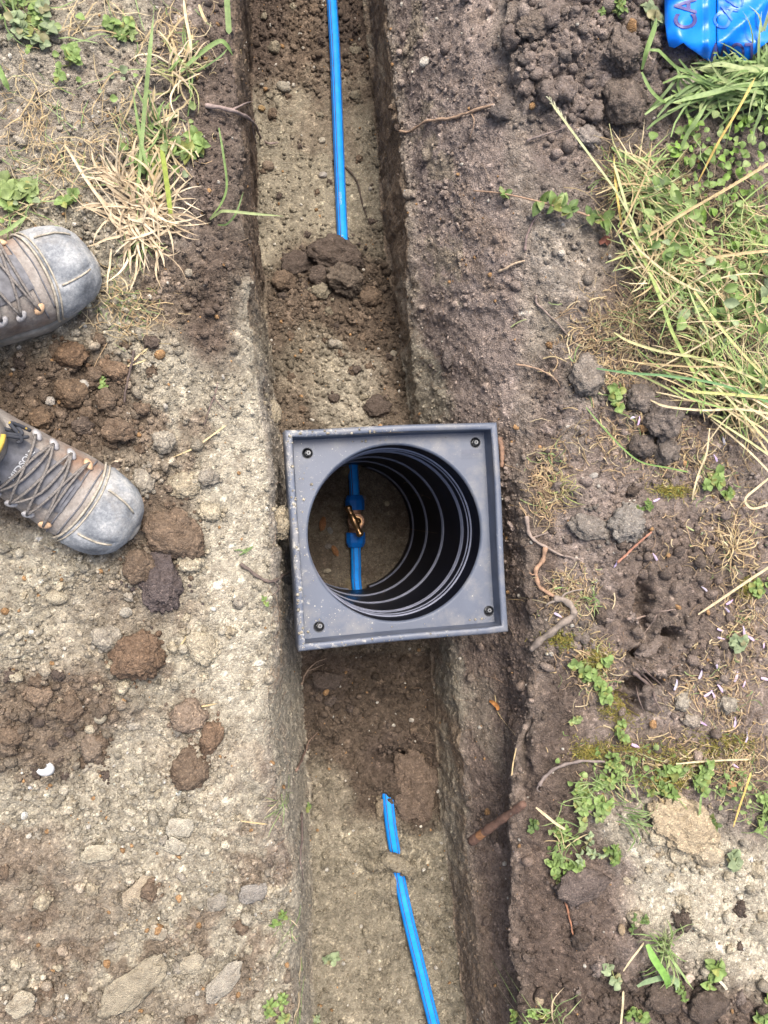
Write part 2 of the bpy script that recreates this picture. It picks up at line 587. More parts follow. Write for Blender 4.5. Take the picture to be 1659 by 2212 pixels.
# right wall and collapsed slope
rw = (SEG == 3)
paint(rw, C3(.285, .225, .165))
paint(rw * sstep(0.1, 0.5, n_mid + .3 * n_big), SAND * .95, 0.7)
paint(rw * sstep(500, 620, PY) * (1 - sstep(760, 830, PY)) * sstep(-.2, .3, n_mid), GREY * .95, .5)
rs = (SEG == 4) | (SEG == 5)
paint(rs_f, TOP * 1.3)
paint(rs_f * sstep(0.2, 0.6, n_mid), BROWN, 0.5)
paint(rs_f * (SEG == 4) * sstep(.05, .5, n_mid) * (1 - sstep(700, 800, PY)), OLIVE, .5)
paint(rs_f * sstep(1000, 1350, PY), DARK * 1.3, 0.75)
paint((rs | rw) * blob(918, 840, 42, 110, -14), SAND * 1.02, 0.95)
paint((rs | rw) * blob(985, 1460, 32, 90, -10), SAND * .85, 0.85)
paint((rs | rw) * blob(1050, 1560, 26, 90, -10), SAND * .6, 0.4)
paint((rs | rw) * blob(968, 1800, 34, 220, -12), SAND * .9, .7)
paint((rs | rw) * blob(1030, 2050, 40, 200, -10), BROWN * 1.25, .6)
# right bank
paint(right_f, TOP)
rs = (SEG == 4) | (SEG == 5)
paint(right_f * sstep(0.1, 0.6, n_mid), BROWN * 1.05, 0.35)
paint(right_f * sstep(0.0, -0.5, n_mid), GREY * .85, 0.35)
paint(right_f * blob(1270, 120, 260, 170), TOP * .95, 0.7)
paint(right_f * blob(1235, 560, 85, 95, 20), GREY * 1.12, 0.8)
paint(right_f * blob(1140, 700, 75, 70, 30), SAND * .92, 0.6)
paint(right_f * blob(1265, 830, 45, 60, 0), GREY, 0.7)
paint(right_f * blob(1150, 790, 110, 60), DARK, 0.5)
paint(right_f * blob(1290, 1190, 100, 110, 10), TOP * 1.1, 0.7)
paint(right_f * blob(1130, 1180, 70, 300, 0), DARK * 1.15, 0.8)
paint(right_f * blob(1440, 1300, 160, 180, 0), DARK * 1.2, 0.6)
paint(right_f * sstep(1350, 1500, PY) * (1 - sstep(1230, 1290, PX)), DARK * 1.05, .85)
paint(right_f * blob(1200, 2020, 130, 300, 0), DARK * 1.15, 0.9)
paint(right_f * blob(1500, 2170, 260, 70, 0), DARK * 1.1, 0.9)
paint(right_f * blob(1500, 620, 230, 260, 0), BROWN * .85, 0.6)
paint(right_f * blob(1530, 1930, 170, 150, 8), PALE * 1.0, 1.0)
paint(right_f * blob(1620, 1990, 140, 150, 0), PALE * 1.0, 1.0)
paint(right_f * blob(1400, 1810, 110, 50, 20), PALE * .95, 0.9)
paint(right_f * blob(1450, 1640, 250, 60), BROWN * .8, .6)
colr *= (1 + 0.20 * n_mid + 0.16 * n_fin)[..., None]

# relief
def chan(mask):
    m = mask.astype(float)
    s = smooth_cols(m, 10)
    return np.where(SEG >= 4, s, m)
floor_like = chan(fl)
wall_like = chan(lw) * .8 + chan(rw) * .75
bank = chan(left | right)
slope = chan(rs)
rough_w = np.clip(bank + .75 * slope + .8 * floor_like + .38 * wall_like, 0, 1)
sandy = np.clip(left * (blob(520, 1130, 75, 330, 4) + .8 * blob(540, 1450, 60, 200, 0)) + fl * blob(690, 380, 170, 190) * .8 + fl * blob(720, 2010, 75, 260, -6) * .85, 0, 1)
lumpy = np.clip(right * blob(1270, 110, 270, 190) * 1.2 + left * (blob(110, 880, 210, 140) + blob(110, 1560, 190, 140) + blob(420, 620, 130, 150) * .7)
        + fl * (blob(740, 640, 160, 120) + .7 * blob(740, 800, 160, 170) + .75 * blob(790, 1550, 140, 150) + .8 * blob(660, 70, 150, 130)) + right * (blob(1420, 900, 110, 100) + .7 * blob(1450, 1320, 170, 170) + .8 * blob(1450, 2170, 300, 70))
        + left * .45 * blob(200, 2050, 300, 220), 0, 1.2)
D = 0.010 * fbm(U, V, 6, 3, 4) * (bank + .5 * slope + .35 * floor_like)
D += 0.0055 * fbm(U, V, 22, 5, 4, .55) * (rough_w * (1 - .55 * sandy) + .3 * wall_like)
D += 0.0022 * fbm(U, V, 85, 9, 4, .6) * (1 - .35 * sandy)
c0, i0 = crumbs(U2 + .1, V2 + .6, 0.062, 91, .8, .2, .5)
c1, i1 = crumbs(U2, V2, 0.034, 101, .60, .16, .46)
c2, i2 = crumbs(U2 + .5, V2 + .3, 0.019, 131, .42, .18, .5)
c3, i3 = crumbs(U2 + .2, V2 + .9, 0.0105, 151, .55, .2, .5)
p1, k1, q1 = plates(U2 + .3, V2 + .2, .036, 401)
p2, k2, q2 = plates(U2 + .8, V2 + .1, .0165, 421)
p3, k3, q3 = plates(U2 + .4, V2 + .7, .0080, 441)
c4, i4 = crumbs(U + .7, V + .4, 0.0065, 171, .9, .25, .52)
calm = (1 - .8 * sandy)
patchy = sstep(-.25, .45, fbm(U, V, 11, 211, 4, .6))
D += c0 * .34 * right * blob(1265, 105, 215, 165, 0, .4) + c0 * .4 * right * blob(1440, 2170, 300, 60)
D += c1 * .70 * np.clip(lumpy * 1.0 + .26 * patchy * bank, 0, 1)
smear = np.clip(chan((SEG >= 4)) * (1 - blob(1265, 105, 215, 165)) * .6, 0, 1)
flk = rough_w * calm * (.35 + .65 * patchy) * (1 - .62 * chan(rs)) * (1 - .25 * chan(left)) * (1 - .3 * chan(right))
D += flk * (p1 * .20 * (1 - .3 * smear) + p2 * .30 + p3 * .32)
D -= flk * (.0030 * (1 - k1) * patchy + .0018 * (1 - k2) + .0009 * (1 - k3))
# slices left by the digging bucket and spade on the cut faces
sl = np.floor(V / .11 + .25 * fbm(U, V, 3, 601, 2))
D += wall_like * (.011 * (hash2(sl, sl * 0 + 3, 611) - .5) + .004 * fbm(U * .35, V, 40, 621, 3))
D += c2 * .62 * (1 - .8 * smear) * (1 - .3 * chan(left)) * rough_w * calm * np.clip(.35 + .65 * lumpy + .5 * patchy, 0, 1)
D += c3 * .72 * (1 - .7 * smear) * rough_w * calm * (.45 + .55 * patchy)
D += c4 * .95 * np.clip(rough_w + .3, 0, 1) * (1 - .5 * sandy)
# firmer, flatter soil along the buried run of the near pipe
near_pipe = np.zeros_like(D)
SP = [(830, 1670), (840, 1740), (845, 1790), (860, 1880), (876, 1960), (900, 2060), (932, 2190), (962, 2310)]
for (x1_, y1_), (x2_, y2_) in zip(SP[:-1], SP[1:]):
    t_ = np.clip(((PX - x1_) * (x2_ - x1_) + (PY - y1_) * (y2_ - y1_)) / ((x2_ - x1_) ** 2 + (y2_ - y1_) ** 2), 0, 1)
    dd_ = np.hypot(PX - x1_ - t_ * (x2_ - x1_), PY - y1_ - t_ * (y2_ - y1_))
    near_pipe = np.maximum(near_pipe, 1 - sstep(16, 34, dd_))
D *= 1 - .72 * near_pipe * fl
# bigger shapes: hummock at the top right, hollow behind the long clod, ripped holes on the right, buried runs of the pipe
D += .035 * right * blob(1270, 90, 200, 120, 0, .7) + .018 * right * blob(1420, 900, 90, 60, 0, .7)
D -= .075 * right * blob(1410, 1388, 46, 15, -25, .5) + .085 * right * blob(1412, 1480, 36, 22, 0, .5) + .04 * right * blob(1380, 1290, 20, 62, 0, .6) + .05 * right * blob(1385, 1520, 30, 16, 30, .5) + .03 * right * blob(1130, 1560, 14, 120, 0, .6)
D -= .045 * fl * blob(880, 1620, 50, 18, -12, .6)
D += .044 * fl * blob(855, 1862, 40, 23, 0, .7) + .012 * fl * blob(848, 1935, 13, 40, -12, .7) + .010 * fl * blob(834, 1760, 8, 44, -8, .7) + .02 * fl * blob(833, 1690, 26, 18, 0, .6)
D -= .007 * fl * sstep(-14, 14, JX - (800 + (JY - 1900) * .16)) * sstep(1750, 1900, PY)
D += .012 * left * blob(60, 2130, 60, 70, 0, .8) + .012 * left * blob(250, 2120, 110, 50, -30, .8)
outer = np.clip(np.maximum(sstep(1.20, 1.34, np.abs(Y - .08)), np.maximum(sstep(.02, .16, X - XR), sstep(.02, .16, XL - X))), 0, 1)
fade = (1 - outer) * (1 - .25 * chan(rs))
D *= fade
gx = np.stack([np.gradient(X, axis=1), np.zeros_like(X), np.gradient(Z, axis=1)], -1)
gy = np.stack([np.gradient(X, axis=0), np.gradient(Y, axis=0), np.gradient(Z, axis=0)], -1)
NRM = np.cross(gx, gy)
NRM /= np.maximum(np.linalg.norm(NRM, axis=-1, keepdims=True), 1e-12)
NRM[NRM[..., 2] < 0] *= -1
POS = np.stack([X, Y, Z], -1) + NRM * D[..., None]
for cid, cc, w in ((i2, c2, .20), (i3, c3, .26), (i4, c4, .30)):
    on = (cid >= 0) & (cc > 0)
    f = np.where(on, (cid - .45) * 1.3 * w, 0)
    f = np.where(on & (cid > .955), .75, f)          # an odd pale grain of gravel
    colr = colr * (1 + f * (.5 + .5 * rough_w))[..., None]
for q_, w in ((q1, .14), (q2, .14), (q3, .10)):
    colr = colr * (1 + (q_ - .5) * 2 * w * flk)[..., None]
colr = np.clip(colr, .012, .62)

for msk, tgt in ((left, SAND), (lw, BROWN), (fl, OLIVE), (rw | rs | right, TOP)):      # beyond the detailed ground the sheet is plain earth
    mm_ = (outer * msk)[..., None]
    colr = colr * (1 - mm_) + tgt * mm_
# the chamber stands in the trench: its circle is cut out of the sheet
CHX, CHY = W(856, 1151.5, -.06).x, W(856, 1151.5, -.06).y
idx = np.arange(RN * CN).reshape(RN, CN)
faces = np.stack([idx[:-1, :-1], idx[:-1, 1:], idx[1:, 1:], idx[1:, :-1]], -1).reshape(-1, 4)
PF = POS.reshape(-1, 3)
rch = np.hypot(PF[:, 0] - CHX, PF[:, 1] - CHY)
faces = faces[~(rch[faces] < .1555).any(1)]
tooh = (np.maximum(np.abs(PF[:, 0] - CHX), np.abs(PF[:, 1] - CHY)) < .215)
PF[:, 2] = np.where(tooh & (PF[:, 2] > -.105), np.where(np.maximum(np.abs(PF[:, 0] - CHX), np.abs(PF[:, 1] - CHY)) < .2, -.105, PF[:, 2]), PF[:, 2])
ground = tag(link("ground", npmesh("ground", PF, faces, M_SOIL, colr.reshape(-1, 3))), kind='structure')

# height map of what was built, for standing things on it
HX0, HY0, HS = -.75, -1.25, .004
HW, HH = int(1.95 / HS), int(2.6 / HS)
hm = np.full((HW, HH), -9.0)
gi, gj = ((PF[:, 0] - HX0) / HS).astype(int), ((PF[:, 1] - HY0) / HS).astype(int)
okm = (gi >= 0) & (gi < HW) & (gj >= 0) & (gj < HH) & (rch > .1555)
np.maximum.at(hm, (gi[okm], gj[okm]), PF[okm, 2])
for _ in range(4):
    hole = hm < -8
    if not hole.any(): break
    for ax, sh in ((0, 1), (0, -1), (1, 1), (1, -1)):
        r_ = np.roll(hm, sh, ax)
        fill = hole & (r_ > -8)
        hm[fill] = r_[fill]; hole &= ~fill
hm[hm < -8] = -.65

def gz(x, y):
    i, j = int((x - HX0) / HS), int((y - HY0) / HS)
    if 0 <= i < HW and 0 <= j < HH: return float(hm[i, j])
    return 0.0

def G(px, py, lift=0.0):
    """Point of the ground that the photograph shows at (px, py)."""
    a, b = W(px, py, .14), W(px, py, -.72)
    n = 300
    for k in range(n + 1):
        p = a.lerp(b, k / n)
        if p.z <= gz(p.x, p.y):
            return Vector((p.x, p.y, gz(p.x, p.y) + lift))
    return Vector((b.x, b.y, b.z + lift))

def on(x, y, lift=0.0):
    return Vector((x, y, gz(x, y) + lift))

# ------------------------------------------------------------------ loose crumbs that nobody could count
ico = bmesh.new(); bmesh.ops.create_icosphere(ico, subdivisions=1, radius=1.0)
IV = np.array([v.co[:] for v in ico.verts]); IF = np.array([[v.index for v in f.verts] for f in ico.faces]); ico.free()
rng = np.random.default_rng(5)
inview = ((PX > -90) & (PX < 1750) & (PY > -90) & (PY < 2300))
area = np.zeros((RN, CN)); area[:, :-1] = du; area *= np.gradient(ys)[:, None]
okc = inview & (rch.reshape(RN, CN) > .17)
POSN = PF.reshape(RN, CN, 3)
ico = bmesh.new(); bmesh.ops.create_icosphere(ico, subdivisions=2, radius=1.0)
IV2 = np.array([v.co[:] for v in ico.verts]); IF2 = np.array([[v.index for v in f.verts] for f in ico.faces]); ico.free()
def scatter_crumbs(name, mask, count, smin, smax, boost=1.0, fine=False):
    IVx, IFx = (IV2, IF2) if fine else (IV, IF); nv = len(IVx)
    w = (mask * area * okc).ravel()
    pick = rng.choice(RN * CN, size=count, p=w / w.sum())
    s = smin + (smax - smin) * rng.random(count) ** 3.2
    P = PF[pick] + NRM.reshape(-1, 3)[pick] * (s * .35)[:, None]
    P[:, :2] += rng.normal(0, .001, (count, 2))
    q = rng.normal(size=(count, 4)); q /= np.linalg.norm(q, axis=1, keepdims=True)
    a, b, c, d = q.T
    RM = np.stack([np.stack([1-2*(c*c+d*d), 2*(b*c-a*d), 2*(b*d+a*c)], -1), np.stack([2*(b*c+a*d), 1-2*(b*b+d*d), 2*(c*d-a*b)], -1), np.stack([2*(b*d-a*c), 2*(c*d+a*b), 1-2*(b*b+c*c)], -1)], 1)
    jit = IVx[None] * (1 + rng.uniform(-.28, .28, (count, nv, 1)) * (.45 if fine else 1))
    if fine:
        ph = rng.uniform(0, 6.28, (count, 1, 3)); jit = jit * (1 + .24 * np.sin(IVx[None] * rng.uniform(1.5, 3.4, (count, 1, 3)) + ph).sum(-1, keepdims=True) / 1.7)
    jit = jit * rng.uniform(.7, 1.2, (count, 1, 3))
    Vv = np.einsum('nij,nkj->nki', RM, jit) * s[:, None, None] + P[:, None]
    Ff = (IFx[None] + (np.arange(count) * nv)[:, None, None]).reshape(-1, 3)
    cc = colr.reshape(-1, 3)[pick] * (boost * rng.uniform(.78, 1.3, (count, 1)))
    odd = rng.random(count)
    cc = np.where((odd > (.996 if fine else .974))[:, None], rng.uniform(.42, .6, (count, 1)) * np.array([[1, .94, .82]]), cc)
    cc = np.where((odd < .02)[:, None], np.array([[.36, .22, .11]]) * rng.uniform(.7, 1.2, (count, 1)), cc)
    cc = np.clip(cc, .015, .65)
    return tag(link(name, npmesh(name, Vv.reshape(-1, 3), Ff, M_CRUMB, np.repeat(cc, nv, 0))), kind='stuff')
hard = 1 - .8 * sandy
scatter_crumbs("soil_crumbs", chan(left) * (1 - .75 * sandy) * (.35 + patchy), 14000, .0013, .0052)
scatter_crumbs("soil_crumbs", floor_like * (1 - .6 * sandy) * (.5 + patchy + lumpy), 9000, .0014, .0060)
scatter_crumbs("soil_crumbs", (chan(right) + slope) * (.4 + patchy), 12000, .0013, .0048)
scatter_crumbs("soil_crumbs", (wall_like > 0) * 1.0, 2500, .001, .0035)
scatter_crumbs("small_soil_lumps", chan(left) * hard * (.25 + .6 * patchy + 1.5 * lumpy), 1100, .0034, .0095, 1.0, True)
scatter_crumbs("small_soil_lumps", floor_like * hard * (.1 + .5 * patchy + 1.6 * lumpy), 420, .005, .010, 1.0, True)
scatter_crumbs("small_soil_lumps", (chan(right) + .5 * slope) * (.2 + .5 * patchy + 1.8 * lumpy), 900, .0055, .012, 1.0, True)
# ------------------------------------------------------------------ inspection chamber
def frame_material(name, base, rough, dirt=1.0):
    m, N, L, B = newmat(name)
    tc = N.new("ShaderNodeTexCoord"); co = tc.outputs["Object"]
    sp = N.new("ShaderNodeSeparateXYZ"); L.new(co, sp.inputs[0])
    # more dried splashes towards the bank side (-x) of the frame
    edge = N.new("ShaderNodeMapRange"); L.new(sp.outputs[0], edge.inputs[0])
    edge.inputs[1].default_value = -.19; edge.inputs[2].default_value = .10
    edge.inputs[3].default_value = .12; edge.inputs[4].default_value = 0.0
    nz = noise_node(N, L, co, 26, 6, .7)
    vo = N.new("ShaderNodeTexVoronoi"); vo.inputs["Scale"].default_value = 170; L.new(co, vo.inputs["Vector"])
    vs1 = N.new("ShaderNodeSeparateColor"); L.new(vo.outputs["Color"], vs1.inputs[0])
    th = N.new("ShaderNodeMath"); th.operation = 'MULTIPLY_ADD'; L.new(vs1.outputs[0], th.inputs[0]); th.inputs[1].default_value = .62; th.inputs[2].default_value = -.37
    gt = N.new("ShaderNodeMath"); gt.operation = 'LESS_THAN'; L.new(vo.outputs["Distance"], gt.inputs[0]); L.new(th.outputs[0], gt.inputs[1])
    v2 = N.new("ShaderNodeTexVoronoi"); v2.inputs["Scale"].default_value = 420; L.new(co, v2.inputs["Vector"])
    vs2 = N.new("ShaderNodeSeparateColor"); L.new(v2.outputs["Color"], vs2.inputs[0])
    th2 = N.new("ShaderNodeMath"); th2.operation = 'MULTIPLY_ADD'; L.new(vs2.outputs[1], th2.inputs[0]); th2.inputs[1].default_value = .8; th2.inputs[2].default_value = -.52
    gt2 = N.new("ShaderNodeMath"); gt2.operation = 'LESS_THAN'; L.new(v2.outputs["Distance"], gt2.inputs[0]); L.new(th2.outputs[0], gt2.inputs[1])
    mx = N.new("ShaderNodeMath"); mx.operation = 'MAXIMUM'; L.new(gt.outputs[0], mx.inputs[0]); L.new(gt2.outputs[0], mx.inputs[1])
    ad = N.new("ShaderNodeMath"); ad.operation = 'ADD'; L.new(nz.outputs[0], ad.inputs[0]); L.new(edge.outputs[0], ad.inputs[1])
    pr = N.new("ShaderNodeMapRange"); L.new(ad.outputs[0], pr.inputs[0]); pr.inputs[1].default_value = .52; pr.inputs[2].default_value = .70
    dm = N.new("ShaderNodeMath"); dm.operation = 'MULTIPLY'; L.new(mx.outputs[0], dm.inputs[0]); L.new(pr.outputs[0], dm.inputs[1])
    # thicker smears on the rim
    n3 = noise_node(N, L, co, 60, 5, .75)
    a3 = N.new("ShaderNodeMath"); a3.operation = 'MULTIPLY_ADD'; L.new(edge.outputs[0], a3.inputs[0]); a3.inputs[1].default_value = .9; L.new(n3.outputs[0], a3.inputs[2])
    zr = N.new("ShaderNodeMapRange"); L.new(sp.outputs[2], zr.inputs[0]); zr.inputs[1].default_value = -.03; zr.inputs[2].default_value = .0; zr.inputs[3].default_value = -.07; zr.inputs[4].default_value = .02
    a4 = N.new("ShaderNodeMath"); a4.operation = 'ADD'; L.new(a3.outputs[0], a4.inputs[0]); L.new(zr.outputs[0], a4.inputs[1])
    sm = N.new("ShaderNodeMapRange"); L.new(a4.outputs[0], sm.inputs[0]); sm.inputs[1].default_value = .64; sm.inputs[2].default_value = .80
    dd = N.new("ShaderNodeMath"); dd.operation = 'MAXIMUM'; L.new(dm.outputs[0], dd.inputs[0]); L.new(sm.outputs[0], dd.inputs[1])
    ds = N.new("ShaderNodeMath"); ds.operation = 'MULTIPLY'; L.new(dd.outputs[0], ds.inputs[0]); ds.inputs[1].default_value = dirt
    nb = noise_node(N, L, co, 9, 5, .6)
    rb = ramp(N, L, nb.outputs[0], [(.3, (.82, .83, .86)), (.7, (1.2, 1.19, 1.16))])
    film = mix(N, L, 'MULTIPLY', 1.0, base, rb.outputs[0])
    nm = noise_node(N, L, co, 13, 6, .68)
    rm = ramp(N, L, nm.outputs[0], [(.48, (0, 0, 0)), (.72, (.55, .55, .55))])
    film = mix(N, L, 'MIX', rm.outputs[0], film, (.235, .22, .195))
    c = mix(N, L, 'MIX', ds.outputs[0], film, (.47, .445, .385))
    L.new(c, B.inputs["Base Color"])
    rr = N.new("ShaderNodeMapRange"); L.new(ds.outputs[0], rr.inputs[0]); rr.inputs[3].default_value = rough; rr.inputs[4].default_value = .95
    L.new(rr.outputs[0], B.inputs["Roughness"])
    B.inputs["Specular IOR Level"].default_value = .5
    ng = noise_node(N, L, co, 700, 3, .6)
    hh = N.new("ShaderNodeMath"); hh.operation = 'MULTIPLY_ADD'; L.new(ds.outputs[0], hh.inputs[0]); hh.inputs[1].default_value = 1.5; L.new(ng.outputs[0], hh.inputs[2])
    bump(N, L, B, hh.outputs[0], .25, .0012)
    return m

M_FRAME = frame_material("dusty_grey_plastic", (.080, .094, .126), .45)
M_BARREL = simple_material("black_glossy_plastic", (.007, .008, .013), .30, 0, .03, 12, .3, .02)
M_BOLT = simple_material("dull_zinc", (.17, .175, .18), .5, .4, .5, 300, .3, .2)
M_HOLE = simple_material("dark_recess_plastic", (.03, .033, .04), .5)
M_EMBOSS = simple_material("embossed_plastic", (.075, .085, .115), .5)

A_FR = math.radians(3.4)
FRZ = -.025
chamber = empty("inspection_chamber", (CHX, CHY, FRZ), "square grey plastic access chamber frame with round black shaft set over the trench", "access chamber", rot=(0, 0, A_FR))
HALF, RIMW, PLZ, RAD, BRAD = .1868, .0098, -.035, .1580, .1545
# rim: a square band with an inner wall, bevelled top edges
def rim_mesh():
    prof = [(HALF + .003, -.062), (HALF + .002, -.004), (HALF, -.001), (HALF - .002, 0), (HALF - RIMW + .002, 0), (HALF - RIMW, -.0015), (HALF - RIMW - .0006, -.004)]
    vs_, fs_ = [], []
    n = 12
    sides = []
    for s in range(4):
        for k in range(n):
            t = -1 + 2 * k / n
            sides.append((s, t))
    for (s, t) in sides:
        c, sn = [(1, 0), (0, 1), (-1, 0), (0, -1)][s]
        for r, z in prof:
            x, y = r, t * r
            bow = .0011 * math.sin(3 * t + s * 1.7) * (1 if z > -.03 else .5)
            x += bow
            vs_.append((x * c - y * sn, x * sn + y * c, z + .0008 * math.sin(2.1 * t + s)))
    m = len(prof); N_ = len(sides)
    for k in range(N_):
        k2 = (k + 1) % N_
        for j in range(m - 1):
            fs_.append((k * m + j, k2 * m + j, k2 * m + j + 1, k * m + j + 1))
    me = pymesh("rim", vs_, fs_, M_FRAME)
    return me
link("rim", rim_mesh(), chamber)
M_INWALL = simple_material("painted_shade_plastic", (.050, .060, .085), .42, 0, .5, 30, .25, .1)  # frame plastic in a darker tone: shade on the inner wall put into its colour
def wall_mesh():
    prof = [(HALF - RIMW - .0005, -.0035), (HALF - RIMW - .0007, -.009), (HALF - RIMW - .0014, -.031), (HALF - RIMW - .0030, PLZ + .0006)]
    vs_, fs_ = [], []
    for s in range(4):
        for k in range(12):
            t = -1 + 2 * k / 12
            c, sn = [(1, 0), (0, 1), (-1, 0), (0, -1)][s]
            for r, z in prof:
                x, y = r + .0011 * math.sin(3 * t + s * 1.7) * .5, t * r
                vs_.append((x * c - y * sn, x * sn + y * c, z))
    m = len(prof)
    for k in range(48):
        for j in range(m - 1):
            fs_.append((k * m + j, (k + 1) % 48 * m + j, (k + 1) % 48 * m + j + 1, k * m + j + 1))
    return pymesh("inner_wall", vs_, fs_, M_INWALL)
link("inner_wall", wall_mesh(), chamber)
# plate with the round opening and four bolt holes
bolts = [(px, py) for px, py in ((664, 979), (1027, 956), (1056, 1320), (689, 1354))]
inv = Matrix.Rotation(-A_FR, 3, 'Z')
bl = []
for px, py in bolts:
    p = W(px, py, FRZ + PLZ) - Vector((CHX, CHY, FRZ)); p = inv @ p
    bl.append((p.x, p.y))
bm = bmesh.new()
def loop_(pts):
    v = [bm.verts.new((x, y, PLZ)) for x, y in pts]
    return [bm.edges.new((v[i], v[(i + 1) % len(v)])) for i in range(len(v))]
H2 = HALF - RIMW - .0024
es = []
sq = []
for s in range(4):
    for k in range(10):
        t = -1 + 2 * k / 10
        c, sn = [(1, 0), (0, 1), (-1, 0), (0, -1)][s]
        sq.append((H2 * c - t * H2 * sn, H2 * sn + t * H2 * c))
es += loop_(sq)
es += loop_([((RAD + .004) * math.cos(2 * math.pi * k / 128), (RAD + .004) * math.sin(2 * math.pi * k / 128)) for k in range(128)])
for bx, by in bl:
    es += loop_([(bx + .0088 * math.cos(2 * math.pi * k / 24), by + .0088 * math.sin(2 * math.pi * k / 24)) for k in range(24)])
bmesh.ops.triangle_fill(bm, use_beauty=True, use_dissolve=False, edges=es)
bmesh.ops.recalc_face_normals(bm, faces=bm.faces)
for f in bm.faces:
    if f.normal.z < 0: f.normal_flip()
me = bpy.data.meshes.new("plate"); bm.to_mesh(me); bm.free(); me.materials.append(M_FRAME)
plate = link("plate", me, chamber)
v_, f_ = lathe([(RAD + .004, PLZ), (RAD + .0025, PLZ - .0006), (RAD + .0008, PLZ - .0022), (RAD, PLZ - .005)], 128)
link("opening_edge", pymesh("opening_edge", v_, [f[::-1] for f in f_], M_FRAME), plate)
hexm = None
for bx, by in bl:
    v_, f_ = lathe([(.0101, .0003), (.0089, .0006), (.0087, -.001), (.0083, -.016), (.0004, -.0165)], 24)
    h = link("bolt_recess", pymesh("bolt_recess", [(x + bx, y + by, z + PLZ) for x, y, z in v_], [f[::-1] for f in f_], M_HOLE), chamber)
    if hexm is None:
        v2, f2 = lathe([(.0010, .0060), (.0013, .0095), (.0034, .0095), (.0040, .0088), (.0040, .0015), (.0052, .0012), (.0052, .0)], 6)
        hexm = pymesh("bolt", v2, [f for f in f2], M_BOLT, False)
    link("bolt", hexm, h, mat4=Matrix.Translation((bx + .0022, by + .0008, PLZ - .0125)) @ Matrix.Diagonal((1.15, 1.15, 1.2, 1)))
# moulded data on the plate
def text_mesh(name, body, size, mat, extrude=0.0, align='CENTER', bold=0.0):
    cu = bpy.data.curves.new(name, 'FONT')
    cu.body = body; cu.size = size; cu.extrude = extrude; cu.align_x = align; cu.align_y = 'CENTER'; cu.offset = bold
    ob = bpy.data.objects.new(name, cu); COL.objects.link(ob)
    dg = bpy.context.evaluated_depsgraph_get()
    me = bpy.data.meshes.new_from_object(ob.evaluated_get(dg))
    bpy.data.objects.remove(ob)
    me.name = name
    me.materials.clear(); me.materials.append(mat)
    return me
def on_plate(px, py):
    p = inv @ (W(px, py, FRZ + PLZ) - Vector((CHX, CHY, FRZ)))
    return p.x, p.y
x, y = on_plate(1019, 975)
bxs, bys = .0195, .0035
v_ = [(x - bxs, y - bys, PLZ + .0003), (x + bxs, y - bys, PLZ + .0003), (x + bxs, y + bys, PLZ + .0003), (x - bxs, y + bys, PLZ + .0003)]
band = link("data_band", pymesh("data_band", v_, [(0, 1, 2, 3)], M_EMBOSS, False), plate)
link("lettering", text_mesh("lettering", "STORMSEAL", .0058, M_FRAME, .0003), band, mat4=Matrix.Translation((x, y, PLZ + .0007))) if False else None
x2, y2 = on_plate(1015, 983)
link("lettering", text_mesh("lettering", "S1000Z 3004", .0062, M_EMBOSS), plate, mat4=Matrix.Translation((x2, y2, PLZ + .0004)))
x2, y2 = on_plate(1015, 990)
link("lettering", text_mesh("lettering", "BS 7158A  P13", .0056, M_EMBOSS), plate, mat4=Matrix.Translation((x2, y2, PLZ + .0004)))
# barrel: neck, then corrugated shaft; cut away over the two pipe runs at the foot
BOT = -.650 - FRZ
RING = [-.095, -.145, -.285, -.43, -.575]
prof = [(RAD, PLZ - .005), (RAD - .0005, PLZ - .05)]
zz = PLZ - .052
prof += [(RAD - .001, -.088), (BRAD + .0005, -.094), (BRAD, -.10)]
for a, b in zip([-.11, -.15, -.29, -.435], [-.14, -.28, -.425, -.57]):
    prof += [(BRAD + .0005, a), (BRAD + .0012, (a + b) / 2), (BRAD + .0005, b)]
prof += [(BRAD + .0005, -.58), (BRAD + .0005, BOT - .06)]
PIPE_N, PIPE_S = math.radians(90), math.radians(270)
v_, f_ = lathe(prof, 144)
keep = []
pa = []
for (ppx, ppy) in ((764, 1012), (771, 1262)):
    p = inv @ (W(ppx, ppy, -.64) - Vector((CHX, CHY, FRZ))); pa.append(math.atan2(p.y, p.x))
for f in f_:
    c = [sum(v_[i][k] for i in f) / 4 for k in range(3)]
    ang = math.atan2(c[1], c[0])
    near = any(abs((ang - a + math.pi) % (2 * math.pi) - math.pi) < .165 for a in pa)
    if near and c[2] < -.57: continue
    keep.append(f[::-1])
barrel = link("barrel", pymesh("barrel", v_, keep, M_BARREL), chamber)
M_RIB = simple_material("painted_highlight_rib_plastic", (.16, .17, .215), .34, 0, .5, 40, .2, .02)  # paler than the barrel: edge highlights on black plastic painted into the rib colour
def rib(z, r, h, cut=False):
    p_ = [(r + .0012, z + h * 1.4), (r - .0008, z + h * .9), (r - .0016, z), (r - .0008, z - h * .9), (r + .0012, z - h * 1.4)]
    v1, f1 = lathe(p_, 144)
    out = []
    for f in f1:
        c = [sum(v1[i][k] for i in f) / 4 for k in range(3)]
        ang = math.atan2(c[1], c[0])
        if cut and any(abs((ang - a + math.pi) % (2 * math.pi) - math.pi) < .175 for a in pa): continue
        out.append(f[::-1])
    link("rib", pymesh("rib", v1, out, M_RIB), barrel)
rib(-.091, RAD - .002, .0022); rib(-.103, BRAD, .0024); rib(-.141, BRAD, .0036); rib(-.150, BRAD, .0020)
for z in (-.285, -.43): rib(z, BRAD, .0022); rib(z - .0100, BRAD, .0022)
rib(-.575, BRAD, .0022, True); rib(-.585, BRAD, .0022, True)

